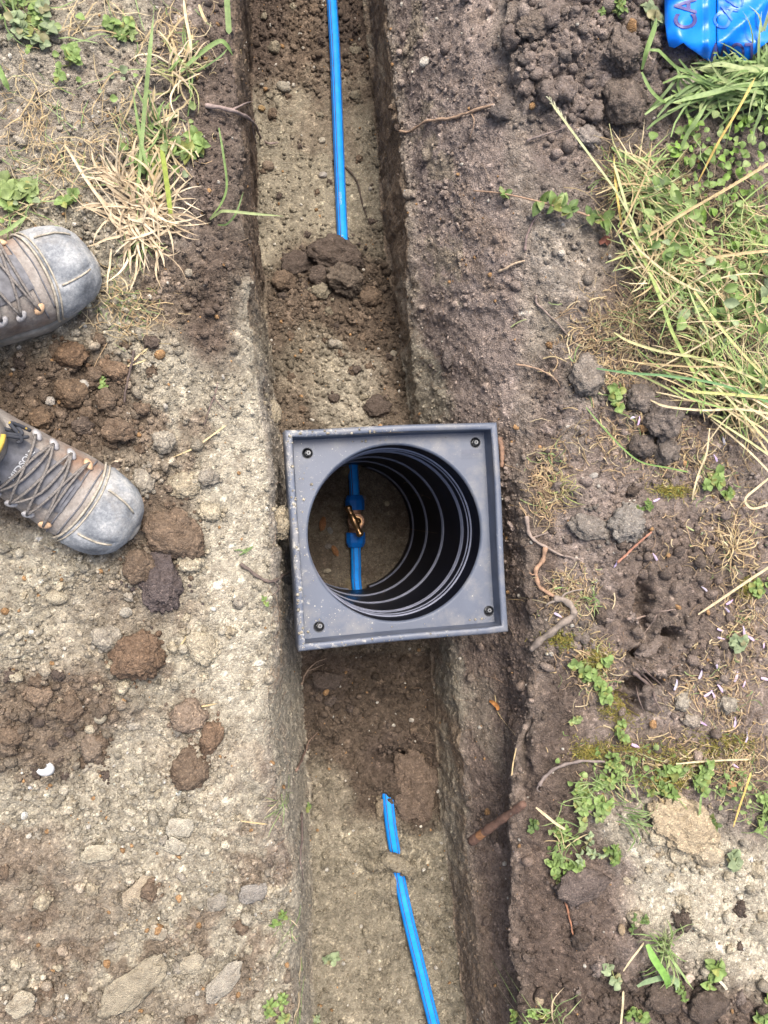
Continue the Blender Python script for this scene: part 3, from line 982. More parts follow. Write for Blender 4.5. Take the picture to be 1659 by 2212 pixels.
# soil bed at the foot of the chamber
def bed():
    n = 120; r = .195
    g = np.linspace(-r, r, n)
    bx, by = np.meshgrid(g, g, indexing='ij')
    u, v = bx + 20, by + 20
    a1, j1 = crumbs(u, v, .022, 301, .5, .15, .45)
    a2, j2 = crumbs(u, v, .009, 311, .8, .2, .5)
    z = -.652 + .004 * fbm(u, v, 14, 321, 4) + a1 * .4 + a2 * .45
    col = np.zeros((n, n, 3)); col[:] = C3(.15, .125, .095)
    m = sstep(0, .5, fbm(u, v, 12, 331, 4))[..., None]
    col = col * (1 - m) + C3(.115, .092, .07) * m
    f = np.where(j2 >= 0, (j2 - .5) * .5, 0) + np.where(j1 > .9, .5, 0)
    col = col * (1 + f)[..., None]
    # sandy spill where the pipes pass through the shaft
    for k, (ppx, ppy) in enumerate(((756, 1010), (766, 1268))):
        p = W(ppx, ppy, -.645)
        d = np.hypot(bx + CHX - p.x, by + CHY - p.y)
        z += (.026 if k == 0 else .012) * (1 - sstep(.01, .035, d))
        q = (1 - sstep(.015, .035, d))[..., None]
        col = col * (1 - q) + C3(.22, .18, .12) * q
    ix = np.arange(n * n).reshape(n, n)
    F = np.stack([ix[:-1, :-1], ix[1:, :-1], ix[1:, 1:], ix[:-1, 1:]], -1).reshape(-1, 4)
    P = np.stack([bx + CHX, by + CHY, z], -1).reshape(-1, 3)
    rr = np.hypot(bx, by).ravel()
    F = F[~(rr[F] > .185).any(1)]
    return tag(link("chamber_soil_bed", npmesh("chamber_soil_bed", P, F, M_SOIL, col.reshape(-1, 3))), kind='structure')
bed()
# pieces of gravel lying on the bed
# ------------------------------------------------------------------ blue water pipes and the brass stop valve
def pipe_material():
    m, N, L, B = newmat("blue_polyethylene")
    tc = N.new("ShaderNodeTexCoord")
    n1 = noise_node(N, L, tc.outputs["Object"], 40, 6, .7)
    r1 = ramp(N, L, n1.outputs[0], [(.30, (.0, .19, .64)), (.55, (.005, .24, .77)), (.75, (.015, .265, .79))])
    n2 = noise_node(N, L, tc.outputs["Object"], 190, 5, .7)
    r2 = ramp(N, L, n2.outputs[0], [(.60, (0, 0, 0)), (.74, (.8, .8, .8))])
    c = mix(N, L, 'MIX', r2.outputs[0], r1.outputs[0], (.15, .14, .125))
    L.new(c, B.inputs["Base Color"])
    B.inputs["Roughness"].default_value = .60
    B.inputs["Specular IOR Level"].default_value = .22
    bump(N, L, B, n1.outputs[0], .08, .001)
    return m
M_PIPE = pipe_material()
M_PSTRIPE = simple_material("dark_brown_pipe_print", (.06, .055, .10), .6)
M_PRINT = simple_material("pale_pipe_print", (.30, .42, .62), .6)
M_NUT = simple_material("blue_fitting_plastic", (.004, .12, .47), .32, 0, .5, 60, .12, .05)
M_BRASS = simple_material("dull_brass", (.40, .24, .12), .34, .9, .5, 220, .35, .25)
M_GUNMETAL = simple_material("cast_gunmetal", (.36, .215, .145), .50, .55, .5, 160, .3, .3)
PR = .0128
def pipe(label, pts, stripes):
    path = catmull(pts, 14)
    v1, f1 = tube(path, PR, 18)
    o = tag(link("water_pipe", pymesh("water_pipe", v1, f1, M_PIPE)), label, "water pipe")
    n = len(path)
    for a in stripes:                       # thin coloured lines printed along the pipe
        vv, ff = [], []
        for i, p in enumerate(path):
            t = (path[min(i + 1, n - 1)] - path[max(i - 1, 0)]).normalized()
            s = t.cross(Vector((0, 0, 1))).normalized(); w = s.cross(t)
            for da in (-.075, 0, .075):
                d = s * math.cos(a + da) + w * math.sin(a + da)
                vv.append(p + d * (PR + .00035))
        for i in range(n - 1):
            k = i * 3
            ff += [(k, k + 1, k + 4, k + 3), (k + 1, k + 2, k + 5, k + 4)]
        link("stripe", pymesh("stripe", vv, ff, M_PSTRIPE), o)
    return o, path
north = [W(708, -150, -.585), W(716, -10, -.578), W(723, 100, -.562), W(729, 250, -.553), W(735, 400, -.538), W(741, 530, -.522), W(750, 700, -.535), W(758, 900, -.615), W(762, 1005, -.632), W(765, 1050, -.634), W(766, 1084, -.634)]
pn, pathn = pipe("blue water pipe running along the trench floor from the far end to the brass valve", north, (math.radians(62), math.radians(140), math.radians(35)))
south = [W(768, 1168, -.634), W(769, 1220, -.634), W(771, 1270, -.632), W(790, 1400, -.60), W(812, 1560, -.56), W(829, 1650, -.515), W(836, 1712, -.427), W(845, 1790, -.402), W(860, 1880, -.400), W(876, 1960, -.378), W(900, 2060, -.360), W(932, 2190, -.335), W(962, 2310, -.32)]
ps, paths = pipe("blue water pipe half covered by sandy soil on the near trench floor", south, (math.radians(118), math.radians(60)))
# faint printed code along the far pipe
def print_along(path, i0, i1, body, size, ang, parent):
    me = text_mesh("print", body, size, M_PRINT, 0, 'LEFT')
    d = (path[i1] - path[i0]).normalized()
    s = d.cross(Vector((0, 0, 1))).normalized(); w = s.cross(d)
    r = s * math.cos(ang) + w * math.sin(ang)
    side = r.cross(d).normalized()
    for v in me.vertices:
        along, acr = v.co.x, v.co.y
        th = acr / PR
        rr = r * math.cos(th) + side * math.sin(th)
        v.co = path[i0] + d * along + rr * (PR + .0005)
    link("print", me, parent)
print_along(pathn, 62, 70, "21 12  2014 SDR11 32205L PE80", .0075, math.radians(76), pn) if False else None
def print_text():
    # reads up the pipe, from the soil lump towards the far end
    a, b = W(737, 520, -.51), W(733, 375, -.525)
    rv = list(reversed(pathn))
    k = min(range(len(rv)), key=lambda i: (rv[i] - a).length)
    print_along(rv, k, k + 14, "12 12  20M5 24  2205  1320M5220", .0080, math.radians(104), pn)
print_text()
# stop valve
vc = W(767, 1126, -.634)
ax = (W(766, 1084, -.634) - W(768, 1168, -.634)).normalized()
rotv = math.atan2(ax.y, ax.x)
valve = empty("stop_valve", vc, "brass stop valve with T handle joined between blue pipe nuts inside the black chamber", "valve", rot=(0, 0, rotv))
RX = Matrix.Rotation(math.pi / 2, 4, 'Y')     # lathe z -> pipe axis
def lathe_x(prof, n): 
    v1, f1 = lathe(prof, n); return [(z, y, -x) for x, y, z in v1], f1
v1, f1 = lathe_x([(.001, -.038), (.0165, -.038), (.0165, -.026), (.0150, -.022), (.0165, -.016), (.0175, 0), (.0165, .016), (.0150, .022), (.0165, .026), (.0165, .038), (.001, .038)], 32)
body = link("body", pymesh("body", v1, f1, M_GUNMETAL), valve)
v1, f1 = lathe([(.0155, .0), (.0165, .012), (.0205, .017), (.0215, .019), (.0215, .0235), (.0200, .0250), (.0165, .0246), (.0001, .0246)], 40)
link("bonnet", pymesh("bonnet", v1, f1, M_GUNMETAL), valve)
v1, f1 = lathe([(.0155, .024), (.0155, .033), (.0145, .0345), (.0001, .0345)], 6)
link("gland_nut", pymesh("gland_nut", v1, f1, M_BRASS, False), valve)
v1, f1 = lathe([(.0095, .034), (.0095, .041), (.0088, .042), (.006, .0424), (.006, .060), (.0001, .061)], 20)
link("spindle", pymesh("spindle", v1, f1, M_BRASS), valve)
# handle: cross bar with waisted ends and round tips
hp = [(.0001, -.048), (.0035, -.0475), (.0060, -.045), (.0075, -.041), (.0075, -.038), (.0058, -.031), (.0052, -.026), (.0060, -.0185), (.0068, -.017), (.0072, 0), (.0068, .017), (.0060, .0185), (.0052, .026), (.0058, .031), (.0075, .038), (.0075, .041), (.0060, .045), (.0035, .0475), (.0001, .048)]
v1, f1 = lathe_x([(r * 1.28, z * .88) for r, z in hp], 20)
p0, p1 = W(754, 1101, -.575), W(776, 1150, -.575)
ha = math.atan2(p1.y - p0.y, p1.x - p0.x) - rotv
hc = (p0 + p1) / 2 - vc
hc = Matrix.Rotation(-rotv, 3, 'Z') @ Vector((hc.x, hc.y, 0))
hc.z = .059
handle = link("handle", pymesh("handle", v1, f1, M_BRASS), valve, mat4=Matrix.Translation(hc) @ Matrix.Rotation(ha, 4, 'Z'))
def nut(sgn):
    prof = [(PR + .0004, .066), (.0190, .066), (.0195, .0652), (.0245, .0545), (.0250, .0525), (.0250, .030), (.0245, .0285), (.0165, .0285)]
    prof = [(r, z) for r, z in prof]
    n = 10
    vv, ff = lathe_x([(r, z * sgn) for r, z in prof], n * 1)
    me = pymesh("nut", vv, ff, M_NUT, False)
    bmn = bmesh.new(); bmn.from_mesh(me)
    bmesh.ops.recalc_face_normals(bmn, faces=bmn.faces)
    bmesh.ops.bevel(bmn, geom=[e for e in bmn.edges if e.calc_face_angle(0) > .3], offset=.0009, segments=2, affect='EDGES')
    bmn.to_mesh(me); bmn.free()
    link("nut", me, valve)
nut(1); nut(-1)

# ------------------------------------------------------------------ work boots
def leather_material():
    m, N, L, B = newmat("dusty_leather")
    tc = N.new("ShaderNodeTexCoord"); co = tc.outputs["Object"]
    n1 = noise_node(N, L, co, 20, 6, .65)
    r1 = ramp(N, L, n1.outputs[0], [(.28, (.095, .077, .066)), (.42, (.175, .15, .132)), (.54, (.245, .22, .195)), (.68, (.33, .305, .275))])
    n2 = noise_node(N, L, co, 11, 3, .6)
    r2 = ramp(N, L, n2.outputs[0], [(.55, (0, 0, 0)), (.72, (1, 1, 1))])
    c = mix(N, L, 'MIX', r2.outputs[0], r1.outputs[0], (.20, .125, .085))
    n3 = noise_node(N, L, co, 260, 4, .7)
    r3 = ramp(N, L, n3.outputs[0], [(.3, (.75, .75, .75)), (.7, (1.2, 1.2, 1.2))])
    c = mix(N, L, 'MULTIPLY', 1.0, c, r3.outputs[0])
    sp = N.new("ShaderNodeSeparateXYZ"); L.new(co, sp.inputs[0])      # dried mud towards the welt
    mr = N.new("ShaderNodeMapRange"); L.new(sp.outputs[2], mr.inputs[0]); mr.inputs[1].default_value = .055; mr.inputs[2].default_value = .022
    mm = N.new("ShaderNodeMath"); mm.operation = 'MULTIPLY'; L.new(mr.outputs[0], mm.inputs[0]); L.new(n1.outputs[0], mm.inputs[1])
    c = mix(N, L, 'MIX', mm.outputs[0], c, (.30, .27, .22))
    L.new(c, B.inputs["Base Color"])
    B.inputs["Roughness"].default_value = .72
    n4 = noise_node(N, L, co, 55, 5, .65)
    ad = N.new("ShaderNodeMath"); ad.operation = 'ADD'; L.new(n4.outputs[0], ad.inputs[0]); L.new(n3.outputs[0], ad.inputs[1])
    bump(N, L, B, ad.outputs[0], .45, .0022)
    return m
def toecap_material():
    m, N, L, B = newmat("scuffed_rubber")
    tc = N.new("ShaderNodeTexCoord"); co = tc.outputs["Object"]
    n1 = noise_node(N, L, co, 26, 7, .72)
    r1 = ramp(N, L, n1.outputs[0], [(.32, (.075, .082, .092)), (.46, (.17, .182, .195)), (.57, (.285, .295, .30)), (.7, (.42, .415, .395))])
    n2 = noise_node(N, L, co, 320, 4, .75)
    r2 = ramp(N, L, n2.outputs[0], [(.35, (.7, .72, .75)), (.7, (1.3, 1.28, 1.25))])
    c = mix(N, L, 'MULTIPLY', 1.0, r1.outputs[0], r2.outputs[0])
    n5 = noise_node(N, L, co, 15, 6, .7)
    r5 = ramp(N, L, n5.outputs[0], [(.50, (0, 0, 0)), (.70, (.5, .5, .5))])
    c = mix(N, L, 'MIX', r5.outputs[0], c, (.26, .225, .175))
    L.new(c, B.inputs["Base Color"])
    B.inputs["Roughness"].default_value = .75
    bump(N, L, B, n2.outputs[0], .35, .001)
    return m
M_LEATHER, M_TOE = leather_material(), toecap_material()
M_SOLE = simple_material("muddy_rubber_sole", (.27, .25, .215), .85, 0, .3, 60, .35, .6)
M_WELT = simple_material("pale_stitched_welt", (.33, .295, .235), .8, 0, .3, 200, .4, .7)
M_TONGUE = simple_material("dark_grey_tongue", (.135, .135, .145), .8, 0, .3, 90, .35, .6)
M_LACEG = simple_material("dusty_grey_lace", (.165, .15, .137), .95, 0, .1, 300, .45, .8)
def lace_dark():
    m, N, L, B = newmat("navy_flecked_lace")
    tc = N.new("ShaderNodeTexCoord")
    vo = N.new("ShaderNodeTexVoronoi"); vo.inputs["Scale"].default_value = 95; L.new(tc.outputs["Object"], vo.inputs["Vector"])
    r = ramp(N, L, vo.outputs["Distance"], [(.0, (.48, .33, .06)), (.17, (.45, .30, .06)), (.22, (.030, .034, .045)), (1, (.05, .052, .06))])
    L.new(r.outputs[0], B.inputs["Base Color"]); B.inputs["Roughness"].default_value = .9
    return m
M_LACED = lace_dark()
M_LINING = simple_material("dark_lining", (.02, .02, .022), .95, 0, .2)
M_YELLOW = simple_material("yellow_pull_loop", (.45, .32, .06), .8, 0, .3, 120, .3, .4)
M_STUD = simple_material("tan_lace_stud", (.50, .33, .20), .6, 0, .4, 100, .35, .3)
M_STUDG = simple_material("grey_lace_hook", (.36, .35, .35), .55, .2, .5, 150, .4, .3)
M_WHITE = simple_material("white_label_print", (.42, .43, .44), .8)

FS = [.3, .2985, .295, .288, .276, .258, .236, .21, .18, .15, .125]
FW = [.006, .018, .028, .039, .0475, .0530, .0555, .0555, .0525, .049, .047]
FT = [.040, .051, .059, .068, .077, .082, .085, .091, .102, .118, .134]
def foot(x, a, off=0.0):
    """Point of the boot's upper: x along the foot, a round it (0 left, 90 top, 180 right)."""
    xi = np.interp(-x, [-s for s in FS], range(len(FS)))
    i = int(min(xi, len(FS) - 2)); t = xi - i
    w, top = FW[i] * (1 - t) + FW[i + 1] * t, FT[i] * (1 - t) + FT[i + 1] * t
    bot = .018
    zc = bot + .36 * (top - bot)
    c, s = math.cos(a), math.sin(a)
    e = 2 / 2.35
    y = (w + off) * math.copysign(abs(c) ** e, c)
    h = (top - zc) if s >= 0 else (zc - bot)
    z = zc + (h + off) * math.copysign(abs(s) ** e, s)
    dx = off * max(0, (x - .27) / .03)
    # creases across the vamp
    z += .0016 * math.sin(x * 190) * max(0, s) * (1 if .18 < x < .235 else 0)
    return Vector((x + dx, y, z))

def build_boot(loc, heading, label, tilt=0.0, loose=True, sc=1.04):
    b = empty("work_boot", loc, label, "boot", "pair of worn work boots", rot=(0, tilt, heading))
    b.scale = (sc, sc, sc)
    NA = 40
    rings = []
    for x in list(np.linspace(.3, .27, 12)) + list(np.linspace(.262, .125, 20)):
        rings.append([foot(x, 2 * math.pi * k / NA) for k in range(NA)])
    P = Vector((.125, 0, .120))
    for ph in range(8, 91, 8):
        f = math.radians(min(ph, 90))
        d = Vector((-math.sin(f), 0, -math.cos(f)))
        Ro = float(np.interp(ph, [0, 22, 45, 60, 75, 90], [.102, .114, .152, .150, .140, .132]))
        ri = float(np.interp(ph, [0, 90], [.014, .014]))
        wd = float(np.interp(ph, [0, 45, 90], [.047, .043, .042]))
        cen = P + d * ((Ro - ri) / 2); hl = (Ro + ri) / 2
        ring = []
        for k in range(NA):
            a = 2 * math.pi * k / NA; c, s = math.cos(a), math.sin(a); e = 2 / 2.3
            ring.append(cen + Vector((0, wd * math.copysign(abs(c) ** e, c), 0)) - d * hl * math.copysign(abs(s) ** e, s))
        rings.append(ring)
    for z, fx, bx, wd in ((.128, .140, -.006, .043), (.142, .143, -.004, .046), (.156, .144, -.003, .048), (.166, .142, -.002, .049), (.171, .138, .002, .046), (.169, .132, .008, .040), (.155, .128, .012, .037), (.125, .126, .014, .035), (.10, .124, .016, .033)):
        cen = Vector(((fx + bx) / 2, 0, z)); hl = (fx - bx) / 2
        ring = []
        for k in range(NA):
            a = 2 * math.pi * k / NA; c, s = math.cos(a), math.sin(a); e = 2 / 2.2
            ring.append(cen + Vector((hl * math.copysign(abs(s) ** e, s), wd * math.copysign(abs(c) ** e, c), .006 * s)))
        rings.append(ring)
    vv = [p for r in rings for p in r]; ff = []
    for i in range(len(rings) - 1):
        for k in range(NA):
            k2 = (k + 1) % NA
            ff.append((i * NA + k, i * NA + k2, (i + 1) * NA + k2, (i + 1) * NA + k))
    ff.append(tuple(range(NA))[::-1])
    for p in vv:
        q = p * 38
        p += Vector((0, 0, .0014)) * mnoise.noise(q) + Vector((0, .0012 * mnoise.noise(q + Vector((7, 3, 1))), 0))
    link("upper", pymesh("upper", vv, ff, M_LEATHER), b)
    link("lining", pymesh("lining", [p for p in rings[-1]], [tuple(range(NA))], M_LINING), b)
    # sole
    out = []
    for k in range(64):
        a = 2 * math.pi * k / 64
        c, s = math.cos(a), math.sin(a)
        x = .147 + .158 * math.copysign(abs(c) ** .80, c)
        wy = float(np.interp(x, [-.012, .03, .09, .15, .20, .25, .29, .305], [.034, .039, .038, .045, .056, .056, .046, .034]))
        out.append((x, wy * math.copysign(abs(s) ** .62, s)))
    prof = [(.985, .0), (1.0, .003), (1.01, .012), (1.012, .021), (.995, .0265), (.93, .027)]
    vv, ff = [], []
    for k, (x, y) in enumerate(out):
        for q, z in prof:
            vv.append((.147 + (x - .147) * (1 + (q - 1) * .6), y * q, z + .0012 * math.sin(k * 2.3)))
    m = len(prof)
    for k in range(64):
        for j in range(m - 1):
            ff.append((k * m + j, ((k + 1) % 64) * m + j, ((k + 1) % 64) * m + j + 1, k * m + j + 1))
    ff.append(tuple(k * m for k in range(64))[::-1]); ff.append(tuple(k * m + m - 1 for k in range(64)))
    link("sole", pymesh("sole", vv, ff, M_SOLE), b)
    # toe cap shell with raised panels
    def edge(a): 
        s = max(0.0, math.sin(a))
        return .226 + .020 * s ** 1.3
    vv, ff = [], []
    A = [math.radians(-14 + 208 * k / 47) for k in range(48)]
    nx = 16
    for a in A:
        e = edge(a)
        for j in range(nx):
            t = j / (nx - 1)
            x = e + (.2995 - e) * t
            deg = math.degrees(a)
            groove = min(abs(deg - 58), abs(deg - 122)) < 3.5 and .12 < t < .9
            o = .0042 if not groove else .0022
            if t < .07: o = .002
            o += .0009 * mnoise.noise(Vector((x * 60, deg * .05, 3.1)))
            vv.append(foot(x, a, o))
    for i in range(len(A) - 1):
        for j in range(nx - 1):
            k = i * nx + j
            ff.append((k, k + 1, k + nx + 1, k + nx))
    cap = link("toe_cap", pymesh("toe_cap", vv, ff, M_TOE), b)
    for dxo, rad in ((-.002, .0017), (.004, .0012)):
        v1, f1 = tube([foot(edge(a) + dxo, a, .0032) for a in A], rad, 6)
        link("stitching", pymesh("stitching", v1, f1, M_WELT), cap)
    for dg in (58, 122):
        v1, f1 = tube([foot(.252 + .038 * k / 8, math.radians(dg + (90 - dg) * -.10 * k / 8), .0036) for k in range(9)], .0014, 6)
        link("ridge", pymesh("ridge", v1, f1, M_WELT), cap)
    # tongue
    vv, ff = [], []
    na, nx = 13, 16
    for i in range(nx):
        x = .222 - .098 * i / (nx - 1)
        hw = float(np.interp(i, [0, 4, nx - 1], [20, 27, 38]))
        for j in range(na):
            t = -1 + 2 * j / (na - 1)
            vv.append(foot(x, math.radians(90 + hw * t), .0036 - .002 * abs(t) ** 4 + .0008 * mnoise.noise(Vector((x * 50, t * 3, 1)))))
    for i in range(nx - 1):
        for j in range(na - 1):
            k = i * na + j
            ff.append((k, k + 1, k + na + 1, k + na))
    tongue = link("tongue", pymesh("tongue", vv, ff, M_TONGUE), b)
    # seam across the vamp and the lace keeper
    for x0, h in ((.222, 75), (.236, 60)):
        v1, f1 = tube([foot(x0 - .006 * abs(t), math.radians(90 + h * t), .0012) for t in np.linspace(-1, 1, 20)], .0011, 5)
        link("seam", pymesh("seam", v1, f1, M_TONGUE), b)
    kp = [foot(.212 + dx, math.radians(90 + da), .0065 if abs(da) < 9 else .004) for dx in (-.006, .006) for da in (-13, -8, 0, 8, 13)]
    link("lace_keeper", pymesh("lace_keeper", kp, [(0, 1, 6, 5), (1, 2, 7, 6), (2, 3, 8, 7), (3, 4, 9, 8)], M_TONGUE), b)
    # studs and laces
    xs = [.213, .190, .168, .147]
    sides = (40, 140)
    for i, x in enumerate(xs):
        for sgn, dg in zip((1, -1), sides):
            dgo = dg - sgn * 1.5 * i
            p = foot(x, math.radians(dgo), .003)
            mm_ = bmesh.new(); bmesh.ops.create_icosphere(mm_, subdivisions=2, radius=1)
            for v in mm_.verts: v.co = Vector((v.co.x * .0085, v.co.y * .0055, v.co.z * .0042))
            me = bpy.data.meshes.new("eyelet"); mm_.to_mesh(me); mm_.free()
            me.materials.append(M_STUD if i == 0 else M_STUDG)
            me.polygons.foreach_set("use_smooth", [True] * len(me.polygons))
            link("eyelet", me, b, mat4=Matrix.Translation(p) @ Matrix.Rotation(sgn * -.5, 4, 'Z') @ Matrix.Rotation(-sgn * math.radians(48), 4, 'X'))
    def lace(x0, a0, x1, a1, mat, sag=.0, r=.0018):
        pts = []
        for k in range(11):
            t = k / 10
            pts.append(foot(x0 + (x1 - x0) * t + sag * math.sin(math.pi * t), math.radians(a0 + (a1 - a0) * t), .0062 + .002 * math.sin(math.pi * t)))
        v1, f1 = tube(pts, r, 6)
        link("lace", pymesh("lace", v1, f1, mat), b)
    lace(.213, 40, .213, 140, M_LACEG, 0)
    for i in range(3):
        lace(xs[i], 41, xs[i + 1], 139, M_LACEG, .004)
        lace(xs[i], 139, xs[i + 1], 41, M_LACEG, .006 if loose else .003)
    if loose:
        lace(.19, 44, .168, 136, M_LACEG, .016)
        lace(.168, 44, .150, 132, M_LACEG, .012)
    # bow and loose ends in dark lace round the ankle
    rr = random.Random(3 if loose else 9)
    for k in range(9 if loose else 6):
        pts = []
        y0 = rr.uniform(-.04, .04); y1 = rr.uniform(-.045, .045); x0 = rr.uniform(.118, .142); x1 = rr.uniform(.112, .138)
        for j in range(9):
            t = j / 8
            x = x0 + (x1 - x0) * t + .010 * math.sin(math.pi * t * 2 + k)
            y = y0 + (y1 - y0) * t
            a = math.acos(max(-.95, min(.95, y / .05)))
            pts.append(foot(x, a, .009 + .007 * math.sin(math.pi * t) + .002 * k * .3))
        v1, f1 = tube(catmull(pts, 3), .0024, 6)
        link("lace", pymesh("lace", v1, f1, M_LACED), b)
    # yellow pull loop at the front of the collar
    pts = [Vector((.118 + .026 * math.cos(a) - .002, .040 * math.sin(a), .171 - .004 * abs(math.sin(a)))) for a in np.linspace(-.30, .75, 14)]
    v1, f1 = tube(pts, .0030, 8)
    link("pull_loop", pymesh("pull_loop", v1, f1, M_YELLOW), b)
    # woven label on the tongue
    lt = text_mesh("label_print", "MIDSOLE", .0085, M_WHITE, 0, 'CENTER', .0002)
    p = foot(.148, math.radians(90), .0085)
    slope = Matrix.Rotation(math.radians(26), 4, 'Y')
    for v in lt.vertices:
        q = Vector((-v.co.y, v.co.x, 0))
        a = math.acos(max(-.95, min(.95, (q.y + .004) / .052)))
        v.co = foot(.158 + q.x, a, .0052)
    link("label_print", lt, tongue)
    return b

def boot_at(px, py, z, dirx, diry, label, tilt=0.0, loose=True, sc=1.16):
    toe = W(px, py, z + .03)
    hd = math.atan2(diry, dirx)
    o = Vector((toe.x - .304 * sc * math.cos(hd), toe.y - .304 * sc * math.sin(hd), z))
    return build_boot(o, hd, label, tilt, loose, sc)
boot_at(290, 1152, .002, .82, -.555, "dusty brown work boot with loose laces, yellow collar loop and its toe beside dark clods", 0, True)
boot_at(203, 556, .004, .87, .50, "muddy brown work boot with tight laces and its toe beside the dry straw tuft", 0, False)

# ------------------------------------------------------------------ blue warning tape
M_TAPE, tn, tl_, tb = newmat("blue_film")
tb.inputs["Base Color"].default_value = (.0, .215, .86, 1)
tb.inputs["Roughness"].default_value = .30
_tr = tn.new("ShaderNodeBsdfTranslucent"); _tr.inputs[0].default_value = (.0, .30, .95, 1)
_ms = tn.new("ShaderNodeMixShader"); _ms.inputs[0].default_value = .25
_tc = tn.new("ShaderNodeTexCoord")
_nz = noise_node(tn, tl_, _tc.outputs["Object"], 28, 4, .5)
bump(tn, tl_, tb, _nz.outputs[0], .18, .004)
tl_.new(tb.outputs[0], _ms.inputs[1]); tl_.new(_tr.outputs[0], _ms.inputs[2]); tl_.new(_ms.outputs[0], tn["Material Output"].inputs[0])
M_INK = simple_material("maroon_ink", (.055, .05, .18), .45)
M_INKF = simple_material("faint_ink_seen_through_film", (.03, .15, .52), .45)
TZ = .045
def tape_height(px, py):
    """Height of the folded film above the bank."""
    z = TZ
    a = (px - 1492) / 56.0
    if px < 1548:
        z += .016 + .020 * max(0, 1 - a * a) ** .5 + .004 * math.exp(-((px - 1528) / 5.0) ** 2) - .005 * math.exp(-((px - 1518) / 6.0) ** 2)
        z += .008 * math.exp(-((px - 1470) ** 2 + (py - 78) ** 2) / 500.0)
    else:
        z += .004 + .018 * math.sin(max(0, min(1, (px - 1548) / 190.0)) * math.pi) + .007 * math.exp(-((px - 1548 - (100 - py) * 1.1) / 16.0) ** 2)
    z -= .03 * sstep(85, 140, py)
    z += .003 * math.sin(px * .05 + py * .07) + .0055 * mnoise.noise(Vector((px * .022, py * .022, 2.0))) + .0035 * abs(mnoise.noise(Vector((px * .05 + py * .02, py * .045, 7.0))))
    return float(z)
def tape_sheet(poly, name, parent):
    """Triangulates an outline finely and drapes it on the folds."""
    bmx = bmesh.new()
    lo, hi = (min(p[0] for p in poly), min(p[1] for p in poly)), (max(p[0] for p in poly), max(p[1] for p in poly))
    def inside(x, y):
        c = False
        for i in range(len(poly)):
            (x1, y1), (x2, y2) = poly[i], poly[i - 1]
            if (y1 > y) != (y2 > y) and x < (x2 - x1) * (y - y1) / (y2 - y1) + x1: c = not c
        return c
    vsx = [bmx.verts.new((x, y, 0)) for x, y in poly]
    f = bmx.faces.new(vsx)
    step = 7.0
    for k in range(int((hi[0] - lo[0]) / step)):
        bmesh.ops.bisect_plane(bmx, geom=bmx.verts[:] + bmx.edges[:] + bmx.faces[:], plane_co=(lo[0] + step * (k + .5), 0, 0), plane_no=(1, 0, 0))
    for k in range(int((hi[1] - lo[1]) / step)):
        bmesh.ops.bisect_plane(bmx, geom=bmx.verts[:] + bmx.edges[:] + bmx.faces[:], plane_co=(0, lo[1] + step * (k + .5), 0), plane_no=(0, 1, 0))
    for v in bmx.verts:
        v.co = W(v.co.x, v.co.y, tape_height(v.co.x, v.co.y))
    bmesh.ops.recalc_face_normals(bmx, faces=bmx.faces)
    ext = bmesh.ops.extrude_face_region(bmx, geom=bmx.faces[:])
    for v in [g for g in ext['geom'] if isinstance(g, bmesh.types.BMVert)]: v.co.z -= .0012
    bmesh.ops.recalc_face_normals(bmx, faces=bmx.faces)
    me = bpy.data.meshes.new(name); bmx.to_mesh(me); bmx.free()
    me.materials.append(M_TAPE)
    me.polygons.foreach_set("use_smooth", [True] * len(me.polygons))
    return link(name, me, parent)
tape = empty("warning_tape", (0, 0, 0), "bright blue plastic warning tape with dark lettering, folded on the grass at the edge", "warning tape")
tape.location = W(1560, 60, .03)
MI = Matrix.Translation(-tape.location)
def local(o):
    o.data.transform(MI); return o
local(tape_sheet([(1434, -110), (1436, 40), (1441, 82), (1446, 100), (1458, 103), (1470, 96), (1477, 92), (1486, 101), (1503, 112), (1522, 126), (1538, 134), (1547, 137), (1547, 60), (1547, -110)], "folded_flap", tape))
local(tape_sheet([(1549, -110), (1549, 60), (1549, 137), (1565, 139), (1590, 139), (1610, 134), (1628, 121), (1646, 100), (1668, 84), (1720, 40), (1730, -110)], "sheet", tape))
def tape_text(body, size_px, x, y, rot, mat, lift=.0015, mirror=False, bold=0.0, squeeze=1.0):
    me = text_mesh("lettering", body, size_px, mat, 0, 'LEFT', bold)
    bmx = bmesh.new(); bmx.from_mesh(me)
    bmesh.ops.triangulate(bmx, faces=bmx.faces)
    for _ in range(2):
        bmesh.ops.subdivide_edges(bmx, edges=[e for e in bmx.edges if e.calc_length() > 5], cuts=1, use_grid_fill=False)
        bmesh.ops.triangulate(bmx, faces=bmx.faces)
    c, s = math.cos(rot), math.sin(rot)
    for v in bmx.verts:
        q = v.co.copy(); q.x *= squeeze; q.y += size_px * .345
        if mirror: q.y = -q.y
        px, py = x + q.x * c - q.y * s, y - (q.x * s + q.y * c)
        v.co = W(px, py, tape_height(px, py) + lift)
    bmesh.ops.recalc_face_normals(bmx, faces=bmx.faces)
    bmx.to_mesh(me); bmx.free()
    local(link("lettering", me, tape))
tape_text("CAUTION", 68, 1507, 63, math.radians(90), M_INK, bold=1.2, squeeze=.72)
tape_text("LOW", 56, 1629, 91, math.radians(180), M_INK, bold=1.0, squeeze=.72)
tape_text("CAU", 52, 1566, 70, math.radians(56), M_INKF, .0012, False, .8, .8)
